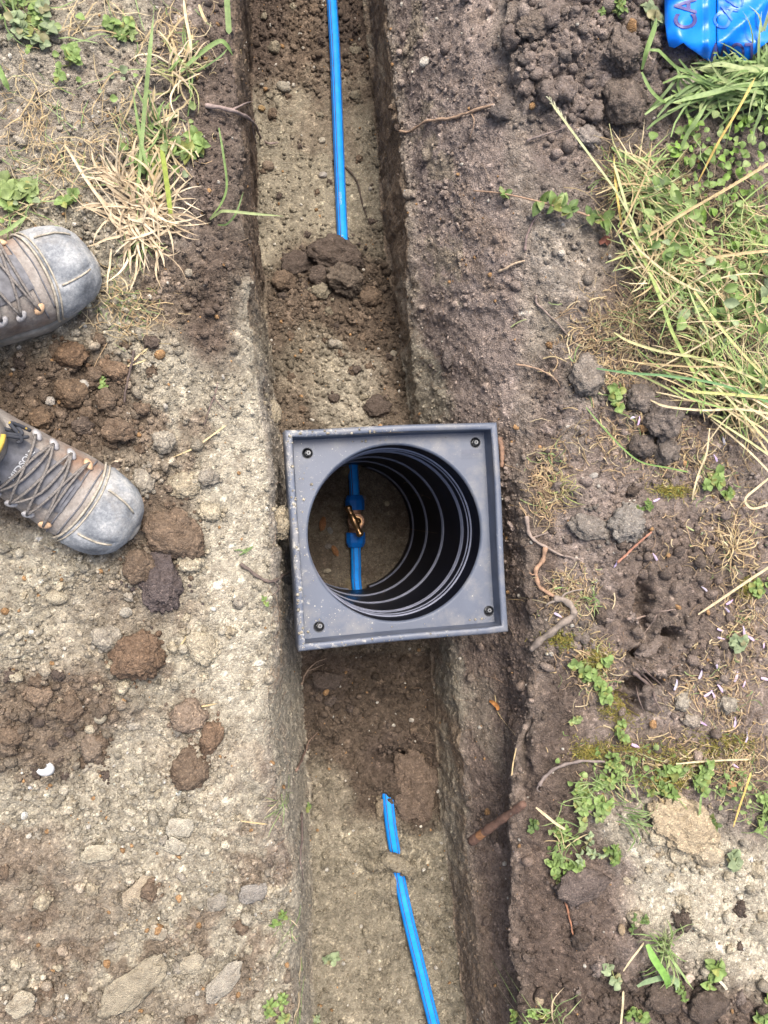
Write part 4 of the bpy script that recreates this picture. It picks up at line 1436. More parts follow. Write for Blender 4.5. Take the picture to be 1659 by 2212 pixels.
# ------------------------------------------------------------------ clods and stones
def lump_mesh(name, sub, seed, rough=.32, crumb=.10, flat=1.0, mat=None):
    bm_ = bmesh.new(); bmesh.ops.create_icosphere(bm_, subdivisions=sub, radius=1.0)
    off = Vector((seed * 3.7, seed * 1.9, seed * 5.3))
    for v in bm_.verts:
        d = v.co.normalized()
        k = 1 + rough * mnoise.noise(d * 1.3 + off) + rough * .55 * mnoise.noise(d * 2.9 + off) + rough * .3 * mnoise.noise(d * 6.5 + off)
        dist = mnoise.voronoi(d * 5.0 + off)[0]
        k += crumb * 1.2 * (0.55 - dist[0]) + (crumb * .8 * (.5 - mnoise.voronoi(d * 11 + off)[0][0]) + (crumb * .5 * (.5 - mnoise.voronoi(d * 21 + off)[0][0]) if sub > 3 else 0) if crumb > .06 else 0)
        v.co = d * k
        v.co.z *= flat
    me = bpy.data.meshes.new(name); bm_.to_mesh(me); bm_.free()
    me.materials.append(mat or M_CLOD)
    me.polygons.foreach_set("use_smooth", [True] * len(me.polygons))
    return me
M_STONE = soil_material("stone_dust", 'obj', .7, .45)
CL_BIG = [lump_mesh("clod", 5, s, .34, .15, .8) for s in range(3)]
CL = [lump_mesh("clod", 4, 10 + s, .34, .15, .8) for s in range(6)]
CL_S = [lump_mesh("clod", 3, 30 + s, .52, .20, .85) for s in range(8)]
STN = [lump_mesh("stone", 3, 50 + s, .20, .03, .65, M_STONE) for s in range(6)]
SLAB = [lump_mesh("slab", 4, 70 + s, .34, .05, .22, M_STONE) for s in range(3)]

def lump(name, px, py, w, h, ang, c, label, cat, meshes, group=None, zs=.7, sink=.35, hgt=None):
    """w, h: size in photograph pixels along ang (degrees, counter-clockwise) and across it."""
    p = G(px, py)
    d = (CAMZ - p.z) / (CT - ST * (px - CX) / FPX)
    k = d / FPX
    sx, sy = w * k / 2, h * k / 2
    sz = (hgt / 2) if hgt else 1.4 * zs * min(sx, sy)
    o = link(name, meshes[R.randrange(len(meshes))], color=c)
    o.location = (p.x, p.y, p.z + sz * (1 - 2 * sink) * .95)
    o.scale = (sx, sy, sz)
    o.rotation_euler = ((.20 if hgt else R.uniform(-.15, .15)), R.uniform(-.15, .15), math.radians(ang))
    return tag(o, label, cat, group)

cPALE, cSAND, cBRN, cDRK = (.42, .37, .275), (.345, .30, .22), (.155, .115, .083), (.102, .08, .066)
cTOP, cRUST, cGRY, cOLV, cPUR = (.195, .160, .14), (.178, .122, .083), (.31, .28, .23), (.24, .21, .155), (.108, .088, .084)
for a in [
 # trench, far part
 ("clod", 728, 560, 112, 70, -5, cDRK, "large dark wet clod burying the end of the far pipe", CL_BIG, .85),
 ("clod", 640, 572, 74, 48, 20, cDRK, "dark clod left of the lump over the pipe end on the trench floor", CL, .8),
 ("clod", 745, 612, 80, 58, -20, (.135, .11, .088), "angular dark grey clod lying just below the pipe end", CL_BIG, .95),
 ("clod", 690, 632, 42, 36, 0, cOLV, "small sandy clod touching the angular dark clod below the pipe end", CL, .9),
 ("clod", 612, 608, 48, 40, 0, cBRN, "brown clod by the left trench wall near the pipe end", CL, .8),
 ("clod", 798, 645, 50, 42, 30, cBRN, "brown crumbly clod by the right trench wall below the pipe end", CL, .8),
 ("clod", 690, 597, 50, 40, 10, cDRK, "black clod wedged between the clods below the pipe end", CL, .8),
 ("clod", 720, 745, 26, 22, 0, cGRY, "round pale clod in the middle of the trench backfill", CL_S, .9),
 ("clod", 768, 800, 22, 18, 0, cDRK, "small black clod on the pale spill of the trench backfill", CL_S, .8),
 ("clod", 814, 880, 60, 44, 0, cDRK, "dark flat clod near the far right corner of the chamber frame", CL, .6),
 ("clod", 965, 775, 22, 44, 0, (.13, .11, .10), "dark grey knob stuck on the right trench slope", CL_S, .9),
 # trench, near part
 ("clod", 894, 1692, 90, 150, 8, (.138, .103, .078), "long dark brown clod lying beside the tip of the near pipe", CL_BIG, .42),
 ("clod", 700, 1470, 66, 46, 0, cDRK, "low dark clod on the trench floor below the chamber", CL, .5),
 ("clod", 640, 1000 + 134, 10, 8, 0, cPALE, "tiny pale crumb against the frame", CL_S, .8),
 ("clod", 857, 1863, 60, 38, -25, cOLV, "sandy lump covering the near pipe in its buried gap", CL, .75),
 ("clod", 838, 1856, 34, 30, 0, cOLV, "small sandy lump left of the one covering the near pipe", CL_S, .7),
 ("clod", 880, 1876, 36, 28, 10, cOLV, "small sandy lump right of the one covering the near pipe", CL_S, .7),
 ("clod", 849, 1906, 22, 44, 12, cOLV, "narrow sandy crust lapping onto the near pipe below its gap", CL_S, .6),
 ("clod", 822, 1745, 22, 40, 0, (.19, .155, .11), "brown crust lapping onto the left side of the near pipe tip", CL_S, .6),
 # left bank
 ("clod", 606, 1132, 48, 64, 0, cSAND, "pale sandy lump bulging from the left trench edge against the frame", CL_BIG, .8),
 ("clod", 383, 1160, 122, 92, -25, (.17, .125, .09), "big rough brown clod in front of the boot with loose laces", CL_BIG, .62),
 ("clod", 410, 1212, 58, 48, -20, cPALE, "pale sandy lump stuck to the big brown clod", CL, .8),
 ("clod", 350, 1258, 82, 120, 12, cPUR, "dark purplish smooth clod below the toe of the loose laced boot", CL_BIG, .55),
 ("clod", 300, 1222, 60, 70, 0, cBRN, "brown split clod right under the loose laced toe", CL, .6),
 ("clod", 302, 1418, 104, 92, 0, cRUST, "rust brown rounded clod alone on pale sand", CL_BIG, .7),
 ("clod", 435, 1396, 52, 76, 30, cPALE, "pale oval sandy clod right of the rust brown clod", CL, .7),
 ("clod", 230, 1377, 58, 50, 0, cGRY, "grey white clod left of the rust brown clod", CL, .8),
 ("clod", 265, 1437, 46, 44, 0, cSAND, "sandy clod under the grey white clod", CL, .6),
 ("clod", 268, 1482, 28, 26, 0, cPALE, "small pale rounded clod below the rust brown one", CL_S, .7),
 ("clod", 408, 1545, 80, 66, -15, (.24, .185, .14), "mixed pale and brown clod broken on the sand", CL, .7),
 ("clod", 455, 1590, 44, 66, -20, cRUST, "rust coloured clod split off the broken mixed clod", CL, .7),
 ("clod", 410, 1660, 84, 80, 0, cBRN, "dark brown cracked clod below the broken mixed clod", CL, .5),
 ("clod", 150, 1535, 54, 48, 0, cBRN, "brown clod on the dark spoil above the white shell", CL, .7),
 ("clod", 200, 1610, 46, 60, 0, (.21, .165, .125), "greyish brown clod beside the white shell", CL, .7),
 ("clod", 85, 1500, 52, 46, 0, (.22, .165, .12), "light brown clod at the head of the dark spoil", CL, .7),
 ("clod", 25, 1590, 50, 44, 0, cBRN, "brown clod at the edge left of the white shell", CL, .7),
 ("clod", 155, 768, 64, 52, 0, (.15, .10, .065), "smooth brown clod between the two boots", CL, .7),
 ("clod", 245, 800, 62, 40, -10, (.20, .14, .095), "flat light brown clod right of the smooth brown clod", CL, .55),
 ("clod", 155, 850, 62, 58, 0, (.155, .11, .075), "round brown clod in the spoil between the boots", CL, .75),
 ("clod", 255, 930, 62, 50, 0, (.17, .125, .09), "brown clod above the laces of the lower boot", CL, .7),
 ("clod", 230, 865, 46, 44, 0, cBRN, "brown clod with a pebble beside it between the boots", CL, .7),
 ("clod", 90, 905, 52, 42, 0, (.14, .098, .066), "dark brown clod near the collar of the lower boot", CL, .7),
 ("clod", 353, 955, 44, 46, 0, cGRY, "grey clod right of the spoil between the boots", CL, .7),
 ("clod", 450, 1030, 40, 36, 0, cGRY, "grey crumbly clod on the sandy bank near the frame", CL, .7),
 ("clod", 310, 1040, 46, 60, 0, cGRY, "grey sandy clod beside the tip of the loose laced boot", CL, .6),
 ("clod", 400, 1050, 62, 60, 20, cSAND, "sandy clod between the boot tip and the frame", CL, .5),
 ("clod", 455, 1108, 46, 40, 0, cPALE, "pale clod above the big rough brown clod", CL, .7),
 ("clod", 590, 890, 30, 50, 0, cSAND, "sandy lip of the left trench edge above the frame", CL, .7),
 # right bank
 ("clod", 1150, 60, 70, 58, 0, (.165, .135, .112), "grey brown clod left on the far right spoil", CL_BIG, .55),
 ("clod", 1345, 115, 66, 80, 20, (.165, .135, .115), "tall grey brown clod at the right end of the spoil", CL_BIG, .7),
 ("clod", 1340, 225, 84, 92, 0, (.15, .122, .102), "dark clod at the foot of the spoil by the green grass", CL, .7),
 ("clod", 1455, 125, 90, 60, 10, (.165, .138, .12), "dark clod just below the blue tape", CL, .7),
 ("clod", 1468, 188, 76, 56, 5, cGRY, "grey clod with a white speck under the blue tape", CL, .75),
 ("clod", 1268, 300, 58, 44, -10, (.25, .22, .195), "pale grey clod beside the leafy sprigs", CL, .6),
 ("clod", 1262, 815, 74, 82, 0, (.235, .205, .175), "crumbly grey clod at the edge of the moss", CL, .7),
 ("clod", 1560, 770, 84, 66, -10, cDRK, "dark clod under the long grass stems", CL, .8),
 ("clod", 1378, 865, 62, 62, 0, (.175, .148, .128), "grey clod with a green seedling on it", CL, .75),
 ("clod", 1425, 905, 76, 88, 0, (.16, .135, .118), "largest grey clod of the heap under the grass stems", CL_BIG, .7),
 ("clod", 1385, 965, 56, 52, 0, (.15, .125, .108), "dark clod below the largest grey clod of the heap", CL, .75),
 ("clod", 1432, 975, 54, 60, 0, (.17, .145, .125), "grey clod at the foot of the heap under the stems", CL, .7),
 ("clod", 1352, 1132, 82, 74, 10, (.24, .22, .195), "smooth grey clod half sunk in the dark soil", CL_BIG, .55),
 ("clod", 1270, 1140, 90, 56, -10, (.20, .178, .155), "low grey clod left of the smooth grey clod", CL, .45),
 ("clod", 1400, 1400, 96, 60, 0, cTOP, "dark crust of soil over the ripped hole", CL, .5),
 ("clod", 1470, 1515, 34, 40, 0, cGRY, "pale grey clod among the fallen petals", CL, .6),
 ("clod", 1492, 1556, 36, 30, 0, (.30, .26, .215), "light brown clod near the fallen petals", CL, .6),
 ("clod", 1568, 1522, 44, 40, 0, cGRY, "grey flat clod at the edge of the petal patch", CL, .6),
 ("clod", 1418, 1806, 66, 44, -20, cPALE, "pale broken piece left of the big crusted chunk", CL, .5),
 ("clod", 1520, 1838, 74, 50, -30, (.40, .34, .245), "tan broken piece below the big crusted chunk", CL, .5),
 ("clod", 1462, 1846, 54, 40, 0, cPALE, "pale lump under the big crusted chunk", CL, .5),
 ("clod", 1474, 1774, 150, 104, -32, (.385, .315, .215), "big crusted sandy chunk with pale edges on the weeds", CL_BIG, .40),
 ("clod", 1250, 1905, 110, 74, 0, (.135, .108, .095), "smooth dark clod below the weeds of the spade cut", CL, .5),
 ("clod", 1430, 2150, 90, 60, 0, cDRK, "dark clod at the bottom by the rosette plant", CL, .6),
 ("clod", 1515, 2160, 84, 70, 0, cDRK, "black crumbly clod right of the rosette plant", CL, .6),
]:
    lump(a[0], a[1], a[2], a[3], a[4], a[5], a[6], a[7], "clod", a[8], None, a[9])

# stones and slabs with a look of their own
for a in [
 ("stone", 612, 192, 24, 30, 60, (.34, .31, .25), "pale angular stone on the trench floor beside the far pipe", STN),
 ("stone", 579, 362, 26, 22, 0, (.23, .18, .135), "round brown pebble at the foot of the left trench wall", STN),
 ("stone", 697, 380, 20, 13, 10, (.40, .37, .33), "pale grey pebble left of the far pipe", STN),
 ("stone", 695, 305, 16, 12, 20, (.46, .42, .34), "small white pebble in the brown patch of the trench floor", STN),
 ("stone", 721, 528, 18, 9, 0, (.36, .32, .26), "small pale stone at the very end of the far pipe", STN),
 ("stone", 565, 236, 16, 12, 0, (.38, .26, .13), "orange brown pebble by the left trench wall", STN),
 ("stone", 725, 745, 28, 20, 0, (.33, .30, .24), "smooth pale pebble on the trench backfill", STN),
 ("stone", 849, 765, 16, 15, 0, (.40, .36, .28), "round cream pebble by the right wall of the trench backfill", STN),
 ("stone", 124, 1290, 44, 32, -15, cPALE, "flat pale stone on the sand left of the purplish clod", STN),
 ("stone", 273, 1314 + 8, 26, 24, 0, (.40, .37, .31), "pale rounded stone near the grey white clod", STN),
 ("stone", 196, 1574, 24, 20, 0, cPALE, "round pale stone above the brown spoil edge", STN),
 ("stone", 218, 1595 - 45, 26, 24, 0, (.38, .34, .26), "cream stone on the sand right of the brown spoil", STN),
 ("stone", 110, 868, 22, 22, 0, (.40, .37, .33), "grey stone on the ground between the boots", STN),
 ("stone", 182, 832, 24, 22, 0, (.42, .39, .34), "pale faceted stone between the boots", STN),
 ("stone", 408, 592, 18, 18, 0, (.38, .34, .27), "sandy pebble right of the upper boot", STN),
 ("stone", 1162, 2176 - 18, 20, 20, 0, (.36, .29, .2), "small brown stone at the bottom right slope", STN),
 ("stone", 1281, 1028, 22, 14, 20, (.34, .32, .29), "grey pebble in the soil right of the frame", STN),
 ("stone", 1340, 2005, 16, 24, 0, (.34, .26, .17), "brown pebble beside the green grass tuft", STN),
 ("stone", 905, 2107 - 430, 12, 10, 0, (.40, .36, .27), "cream pebble on the long brown clod", STN),
 ("slab", 388, 1785, 56, 48, 15, (.46, .42, .335), "pale flat earth flake, upper one of a pair on the sand", SLAB),
 ("slab", 378, 1824, 44, 36, -10, (.45, .41, .325), "pale flat earth flake, lower one of a pair on the sand", SLAB),
 ("slab", 214, 1838, 74, 40, 10, (.45, .40, .30), "pale crusty slab on the mottled sand", SLAB),
 ("slab", 305, 1920, 86, 52, 48, (.40, .335, .245), "tan and orange streaked slab on the mottled sand", SLAB),
 ("slab", 288, 2122, 165, 74, 40, (.345, .30, .22), "largest tilted earth slab at the bottom of the bank", SLAB),
 ("slab", 485, 2112, 96, 50, 48, (.36, .325, .265), "thick tilted earth slab near the bottom trench edge", SLAB),
 ("slab", 50, 2160, 60, 50, 70, (.42, .37, .28), "upright flake of earth in the bottom corner", SLAB),
 ("slab", 415, 2075, 50, 46, 20, (.40, .35, .26), "small earth flake beside the thick slab", SLAB),
 ("slab", 340, 2010, 40, 36, 0, (.40, .35, .27), "rounded earth flake above the largest slab", SLAB),
 ("slab", 470, 1945, 44, 40, 30, cGRY, "grey white crumbly flake on the sand", SLAB),
 ("slab", 545, 1925, 60, 44, 20, (.30, .275, .24), "grey flake near the trench edge", SLAB),
]:
    w_ = a[3]
    lump(a[0], a[1], a[2], a[3], a[4], a[5], a[6], a[7], a[0] if a[0] == "stone" else "earth flake", a[8], None, .9 if a[0] == "stone" else 1.0, .3 if a[0] == "stone" else .25,
         None if a[0] == "stone" else .060 * (w_ / 200) ** .5)
# common lumps of the trodden ground, each told apart by its colour and what lies next to it
MARKS = [(310, 470, "the dry straw tuft"), (200, 590, "the upper boot toe"), (285, 1130, "the lower boot toe"), (155, 850, "the round brown clod"), (353, 955, "the grey clod"), (383, 1160, "the big rough clod"),
 (350, 1258, "the purplish clod"), (302, 1418, "the rust brown clod"), (124, 1290, "the flat pale stone"), (94, 1664, "the white shell"), (410, 1660, "the cracked clod"), (384, 1805, "the pair of flakes"), (305, 1920, "the streaked slab"),
 (288, 2122, "the largest slab"), (485, 2112, "the thick slab"), (214, 1838, "the crusty slab"), (545, 1925, "the grey flake"), (40, 2010, "the left edge"), (20, 1250, "the left edge"), (20, 1780, "the left edge"), (60, 760, "the upper boot"), (80, 950, "the lower boot collar"),
 (728, 560, "the pipe end lump"), (745, 612, "the angular clod"), (612, 700, "the left trench wall"), (850, 720, "the right trench wall"), (720, 745, "the round pale clod"), (735, 905, "the frame top"), (892, 1690, "the long brown clod"), (700, 1470, "the low dark clod"), (780, 1420, "the frame bottom"),
 (612, 192, "the angular stone"), (560, 60, "the left trench wall"), (725, 100, "the far pipe"), (730, 400, "the far pipe"), (697, 380, "the grey pebble"), (579, 362, "the brown pebble"), (780, 430, "the black root"),
 (1345, 115, "the spoil's end clod"), (1150, 60, "the spoil's left clod"), (1400, 40, "the pale sprig"), (1320, 30, "the red stemmed weed"), (1468, 188, "the speckled clod"), (1230, 275, "the bent twig"),
 (1145, 1150, "the long bent root"), (1206, 1346, "the winding root"), (1352, 1132, "the smooth grey clod"), (1278, 1300, "the small green tuft"), (1278, 1434, "the bushy weed"), (1405, 1400, "the ripped hole"), (1216, 1060, "the yellowish tuft"),
 (1478, 1775, "the crusted chunk"), (1530, 2092, "the rosette plant"), (1435, 2040, "the bright grass tuft"), (1314, 1842, "the heap's left weed"), (1640, 1950, "the right edge"), (1584, 1850, "the lone seedling"), (1228, 1980, "the reddish root"), (1250, 1905, "the smooth dark clod"), (1200, 2190, "the arching grass"), (1640, 2170, "the corner weed")]
WAY = ["right of", "above right of", "above", "above left of", "left of", "below left of", "below", "below right of"]
USED = set()
def say(colour, px, py):
    near = sorted(MARKS, key=lambda m: (m[0] - px) ** 2 + (m[1] - py) ** 2)
    m1 = near[0]; m2 = next(m for m in near[1:] if m[2] != m1[2])
    w1 = WAY[int(round(math.atan2(m1[1] - py, px - m1[0]) / (math.pi / 4))) % 8]
    w2 = WAY[int(round(math.atan2(m2[1] - py, px - m2[0]) / (math.pi / 4))) % 8]
    d1 = math.hypot(m1[0] - px, m1[1] - py)
    far_ = "close " if d1 < 45 else "well " if d1 > 100 else ""
    for size in ("small", "little", "low", "uneven", "knobbly", "rounded", "lopsided", "squat"):
        for t in (f"{size} {colour} lump {far_}{w1} {m1[2]}", f"{size} {colour} lump {far_}{w1} {m1[2]} and {w2} {m2[2]}"):
            if t not in USED and len(t.split()) <= 16:
                USED.add(t); return t
    return f"{colour} lump {w1} {m1[2]}"
def many(n, region, size, cols, where, group, zs=.75):
    """cols: (colour word, albedo) pairs."""
    x0, y0, x1, y1 = region
    put = []
    for _ in range(n):
        s = size[0] + (size[1] - size[0]) * R.random() ** 1.6
        for _t in range(40):
            px, py = R.uniform(x0, x1), R.uniform(y0, y1)
            if x1 < 700 and x0 < 500 and px > np.interp(py, [q[1] for q in LINES['lip']], [q[0] for q in LINES['lip']]) - 22: continue
            if any(math.hypot(px - q[0], py - q[1]) < q[2] + s for q in put): continue
            break
        put.append((px, py, s))
        word, c = cols[R.randrange(len(cols))]; k = R.uniform(.85, 1.15)
        lump("clod", px, py, s, s * R.uniform(.7, 1.0), R.uniform(0, 180), [min(.6, q * k) for q in c], say(word, px, py), "clod", CL_S, group, zs, .46)
b_, d_, r_, p_, s_, g_, t_, o_ = ("brown", cBRN), ("dark", cDRK), ("rusty", cRUST), ("pale", cPALE), ("sandy", cSAND), ("grey", cGRY), ("grey brown", cTOP), ("olive", cOLV)
many(26, (20, 730, 330, 1010), (20, 50), (b_, ("brown", (.13, .10, .075)), b_, d_), "", "brown lumps of the dark spoil between the boots")
many(26, (5, 1450, 250, 1680), (18, 44), (b_, ("brown", (.18, .14, .105)), d_), "", "brown lumps of the dark spoil around the shell")
many(26, (20, 1250, 560, 1900), (14, 32), (p_, s_, s_, g_, p_), "", "lumps on the sandy left bank")
many(26, (10, 1880, 600, 2205), (16, 42), (s_, p_, b_, g_), "", "lumps on the near left bank")
many(18, (610, 590, 845, 890), (14, 28), (b_, d_, b_, o_), "", "lumps on the backfill above the chamber")
many(8, (660, 1430, 920, 1650), (12, 26), (b_, d_), "", "lumps on the trench floor below the chamber")
many(14, (565, 10, 790, 280), (11, 26), (d_, b_, o_), "", "lumps on the far trench floor")
many(12, (565, 300, 810, 520), (9, 18), (d_, b_, d_), "", "dark crumbs on the sandy far trench floor")
many(26, (1080, 10, 1395, 260), (18, 56), (t_, ("grey brown", (.155, .132, .118)), t_), "", "topsoil lumps of the far right spoil", .8)
many(14, (1120, 1000, 1420, 1500), (14, 38), (t_, d_, d_), "", "topsoil lumps right of the frame")
many(14, (1340, 1800, 1650, 2050), (14, 36), (p_, ("pale", (.44, .40, .31)), s_), "", "lumps of the pale sandy heap")
many(16, (1130, 1920, 1640, 2200), (14, 46), (d_, t_, d_), "", "dark lumps of the near right slope")

# crumbs broken off round the clods, and dried mud on the frame
FRAG = [(o.location.copy(), max(o.scale.x, o.scale.y), o.color[:3]) for o in scene.objects if o.name.split('.')[0] == 'clod']
def fragments():
    A_ = Acc(); rr = random.Random(21)
    for p, s, c in FRAG:
        for _ in range(int(7 + 520 * s)):
            a = rr.uniform(0, 6.28); r = s * (.85 + abs(rr.gauss(0, .35)))
            x, y = p.x + math.cos(a) * r, p.y + math.sin(a) * r
            if math.hypot(x - CHX, y - CHY) < .17: continue
            z = gz(x, y); q = .0012 + .0050 * rr.random() ** 2.5 * (1 if s > .015 else .6)
            M3 = Matrix.Rotation(rr.uniform(0, 6.28), 3, 'Z') @ Matrix.Rotation(rr.uniform(0, 6.28), 3, 'X')
            k = rr.uniform(.8, 1.2)
            A_.add([M3 @ Vector(v * q * rr.uniform(.7, 1.2)) + Vector((x, y, z + q * .3)) for v in IV], [tuple(f) for f in IF], tuple(min(.6, t * k) for t in c))
    tag(link("clod_fragments", A_.mesh("clod_fragments", M_CRUMB)), kind='stuff')
    A_ = Acc(); Fm = Matrix.Rotation(A_FR, 3, 'Z')
    for _ in range(130):
        side = rr.random()
        if side < .45: x, y, z = -HALF + rr.uniform(.001, .009), rr.uniform(-HALF, HALF), .0003
        elif side < .6: x, y, z = rr.uniform(-HALF, HALF * .2), HALF - rr.uniform(.001, .009), .0003
        elif side < .72: x, y, z = rr.uniform(-HALF, HALF), -HALF + rr.uniform(.001, .009), .0003
        elif side < .86: x, y, z = -HALF + RIMW + .008 + abs(rr.gauss(0, .012)), rr.uniform(-HALF, HALF) * .9, PLZ
        else: x, y, z = rr.uniform(-HALF, HALF) * .9, (HALF - .02) * rr.choice((-1, 1)), PLZ
        if math.hypot(x, y) < RAD + .006 and z < -.01: continue
        q = .0008 + .0022 * rr.random() ** 3
        k = rr.uniform(.7, 1.2)
        pos = Fm @ Vector((x, y, z + q * .3)) + Vector((CHX, CHY, FRZ))
        A_.add([Vector((v[0] * q * rr.uniform(.7, 1.5), v[1] * q * rr.uniform(.7, 1.5), v[2] * q * .6)) + pos for v in IV], [tuple(f) for f in IF], (.40 * k, .365 * k, .29 * k))
    tag(link("dried_mud_specks", A_.mesh("dried_mud_specks", M_CRUMB)), kind='stuff')
fragments()
# white shell, snail shell, orange peel
def shell():
    p = G(94, 1664)
    vv, ff = [], []
    for i in range(11):
        a = math.radians(200 + 150 * i / 10)
        for j in range(5):
            r = .010 + .0048 * j * (.35 + .65 * math.sin(math.pi * i / 10))
            vv.append((r * math.cos(a) * 1.25, r * math.sin(a), .006 - .005 * ((j - 2) / 2) ** 2))
    for i in range(10):
        for j in range(4):
            k = i * 5 + j; ff.append((k, k + 5, k + 6, k + 1))
    o = link("shell_fragment", pymesh("shell_fragment", vv, ff, simple_material("white_shell", (.46, .46, .45), .5)))
    o.location = p + Vector((0, .012, .010)); o.rotation_euler = (.25, -.2, .5); o.scale = (.62, .75, .62)
    o.modifiers.new("thick", 'SOLIDIFY').thickness = .0012
    tag(o, "curved white shell fragment lying on dark brown spoil", "shell")
shell()
def snail():
    p = G(1480, 2107); pts = []
    for k in range(60):
        a = k * .32; r = .0075 * math.exp(-a * .10)
        pts.append(Vector((r * math.cos(a), r * math.sin(a), .0035 + .0035 * (1 - math.exp(-a * .10)))))
    v1, f1 = tube(pts, lambda t: .0048 * math.exp(-t * 1.9), 10)
    o = link("snail_shell", pymesh("snail_shell", v1, f1, simple_material("snail_shell", (.33, .27, .21), .45, 0, .5, 400, .3)))
    o.location = p + Vector((0, 0, .003)); tag(o, "small round snail shell at the edge of the sandy heap", "shell")
snail()
for (pts, w, c, lab) in [
  ([(1054, 1510), (1062, 1514), (1072, 1524), (1070, 1530)], .009, (.42, .19, .06), "curl of bright orange bark on the right trench slope"),
  ([(1290, 528), (1302, 520), (1312, 530)], .012, (.25, .10, .07), "small reddish dead leaf at the grass edge")]:
    path = catmull([G(x, y, .004 + .006 * (i % 2)) for i, (x, y) in enumerate(pts)], 5)
    v1, f1 = ribbon(path, lambda t: w * (.6 + .4 * math.sin(math.pi * t)), .6, .4)
    tag(link("bark_curl" if c[0] > .4 else "dead_leaf", pymesh("curl", v1, f1, M_STRAW), color=c), lab, "bark" if c[0] > .4 else "leaf")

# ------------------------------------------------------------------ roots
def ground_path(pts, lifts, n=8, wob=.0):
    P = []
    for i, (x, y) in enumerate(pts):
        P.append(G(x, y, lifts[i] if isinstance(lifts, (list, tuple)) else lifts))
    path = catmull(P, n)
    for q in path:
        q.x += wob * mnoise.noise(q * 60); q.y += wob * mnoise.noise(q * 60 + Vector((5, 5, 5)))
    return path
def root(label, pts, rad, c, lift=.004, name="root", cat="root", taper=.7, twigs=()):
    path = ground_path(pts, lift, 8, .002)
    v1, f1 = tube(path, lambda t: rad * (1 - taper * t) * (1 + .18 * math.sin(t * 37)), 7)
    o = tag(link(name, pymesh(name, v1, f1, M_ROOT), color=c), label, cat)
    for tw in twigs:
        p2 = ground_path(tw, lift, 6, .001)
        v1, f1 = tube(p2, lambda t: rad * .5 * (1 - .6 * t), 5)
        link("rootlet", pymesh("rootlet", v1, f1, M_ROOT), o, c)
    return o
rG, rB, rO, rK = (.27, .215, .19), (.22, .145, .105), (.40, .22, .11), (.075, .055, .045)
root("thick grey root winding down the soil right of the frame", [(1191, 1290), (1220, 1300), (1234, 1324), (1206, 1346), (1172, 1374), (1138, 1399)], .0058, (.24, .20, .175), .008, taper=-.15, twigs=([(1196, 1296), (1180, 1302), (1173, 1308)], [(1206, 1294), (1218, 1280), (1256, 1272)]))
root("long brown root bending round beside the frame at its upper right", [(1134, 1115), (1140, 1150), (1152, 1166), (1177, 1182), (1215, 1200), (1250, 1208)], .0042, rG, .006, twigs=([(1150, 1160), (1166, 1155), (1180, 1150)],))
root("orange brown root hanging between two grey roots right of the frame", [(1174, 1182), (1168, 1210), (1155, 1232), (1160, 1260), (1172, 1275), (1192, 1286)], .0044, (.30, .19, .13), .006, taper=.2, twigs=([(1166, 1215), (1150, 1240), (1140, 1236)],))
root("brown buried root along the right side of the frame", [(1077, 945), (1082, 975), (1080, 1010)], .006, (.24, .15, .11), .002, taper=.3)
root("thin pale root across the upper right slope", [(862, 287), (885, 288), (910, 276), (940, 262), (975, 258), (1010, 248), (1060, 236)], .0022, (.36, .25, .18), .005, taper=-.3, twigs=([(1014, 248), (1020, 270), (1012, 305)],))
root("grey root hanging over the upper left trench edge", [(445, 233), (480, 240), (520, 252), (550, 275), (562, 300), (580, 314), (600, 312)], .0036, (.27, .21, .20), .008, taper=.4, twigs=([(545, 270), (548, 300), (558, 320)], [(500, 246), (530, 230), (548, 222)]))
root("black thin root on the sandy floor right of the far pipe", [(746, 362), (762, 380), (774, 405), (782, 440), (792, 470)], .0026, rK, .003, taper=.4)
root("dark twig poking out of the left trench edge below the sandy lump", [(520, 1216), (560, 1246), (590, 1255), (612, 1242), (640, 1228)], .0030, (.13, .10, .09), .006, taper=.2, twigs=([(592, 1254), (600, 1275), (560, 1300)],))
root("forked pale root crossing the trench corner under the frame", [(650, 1478), (660, 1452), (680, 1430), (705, 1420)], .0022, (.30, .22, .17), .008, twigs=([(662, 1448), (690, 1438), (700, 1432)],))
root("reddish thin root down the near right slope", [(1213, 1925), (1222, 1960), (1230, 2000), (1240, 2036)], .0028, (.27, .13, .08), .005)
root("dark root arching over the near right edge below the moss", [(1158, 1690), (1172, 1672), (1205, 1650), (1250, 1640), (1300, 1642)], .0036, (.20, .165, .155), .010, taper=.3, twigs=([(1160, 1688), (1155, 1700), (1164, 1706)],))
root("thin brown root on the left trench wall below the frame", [(640, 1660), (655, 1630), (668, 1600), (684, 1580)], .0028, (.22, .15, .12), .006)
root("dark root strand along the near left trench wall", [(650, 1750), (652, 1800), (648, 1850), (655, 1900)], .0026, (.17, .13, .12), .006)
root("black twig among the crumbs between boot and frame", [(290, 760), (285, 790), (275, 830), (270, 870)], .0022, (.10, .075, .07), .006, taper=.2, twigs=([(284, 795), (300, 775), (306, 765)],))
root("thin dark twig beside the trench edge right of the boots", [(470, 830), (455, 880), (440, 920)], .0020, (.15, .11, .10), .005, twigs=([(460, 860), (480, 880), (490, 890)],))
root("straight grey twig across the pale soil at the right slope", [(1155, 640), (1160, 660), (1195, 700), (1225, 730)], .0028, (.24, .19, .17), .005)
root("thin brown twig above the frame corner", [(1110, 788), (1150, 800), (1190, 820), (1205, 838)], .0020, (.36, .25, .18), .008)
root("grey bent twig on the dark soil above the far leafy sprig", [(1135, 310), (1160, 300), (1195, 290), (1230, 275)], .0026, (.20, .16, .15), .008, twigs=([(1195, 290), (1215, 284), (1240, 284)],))
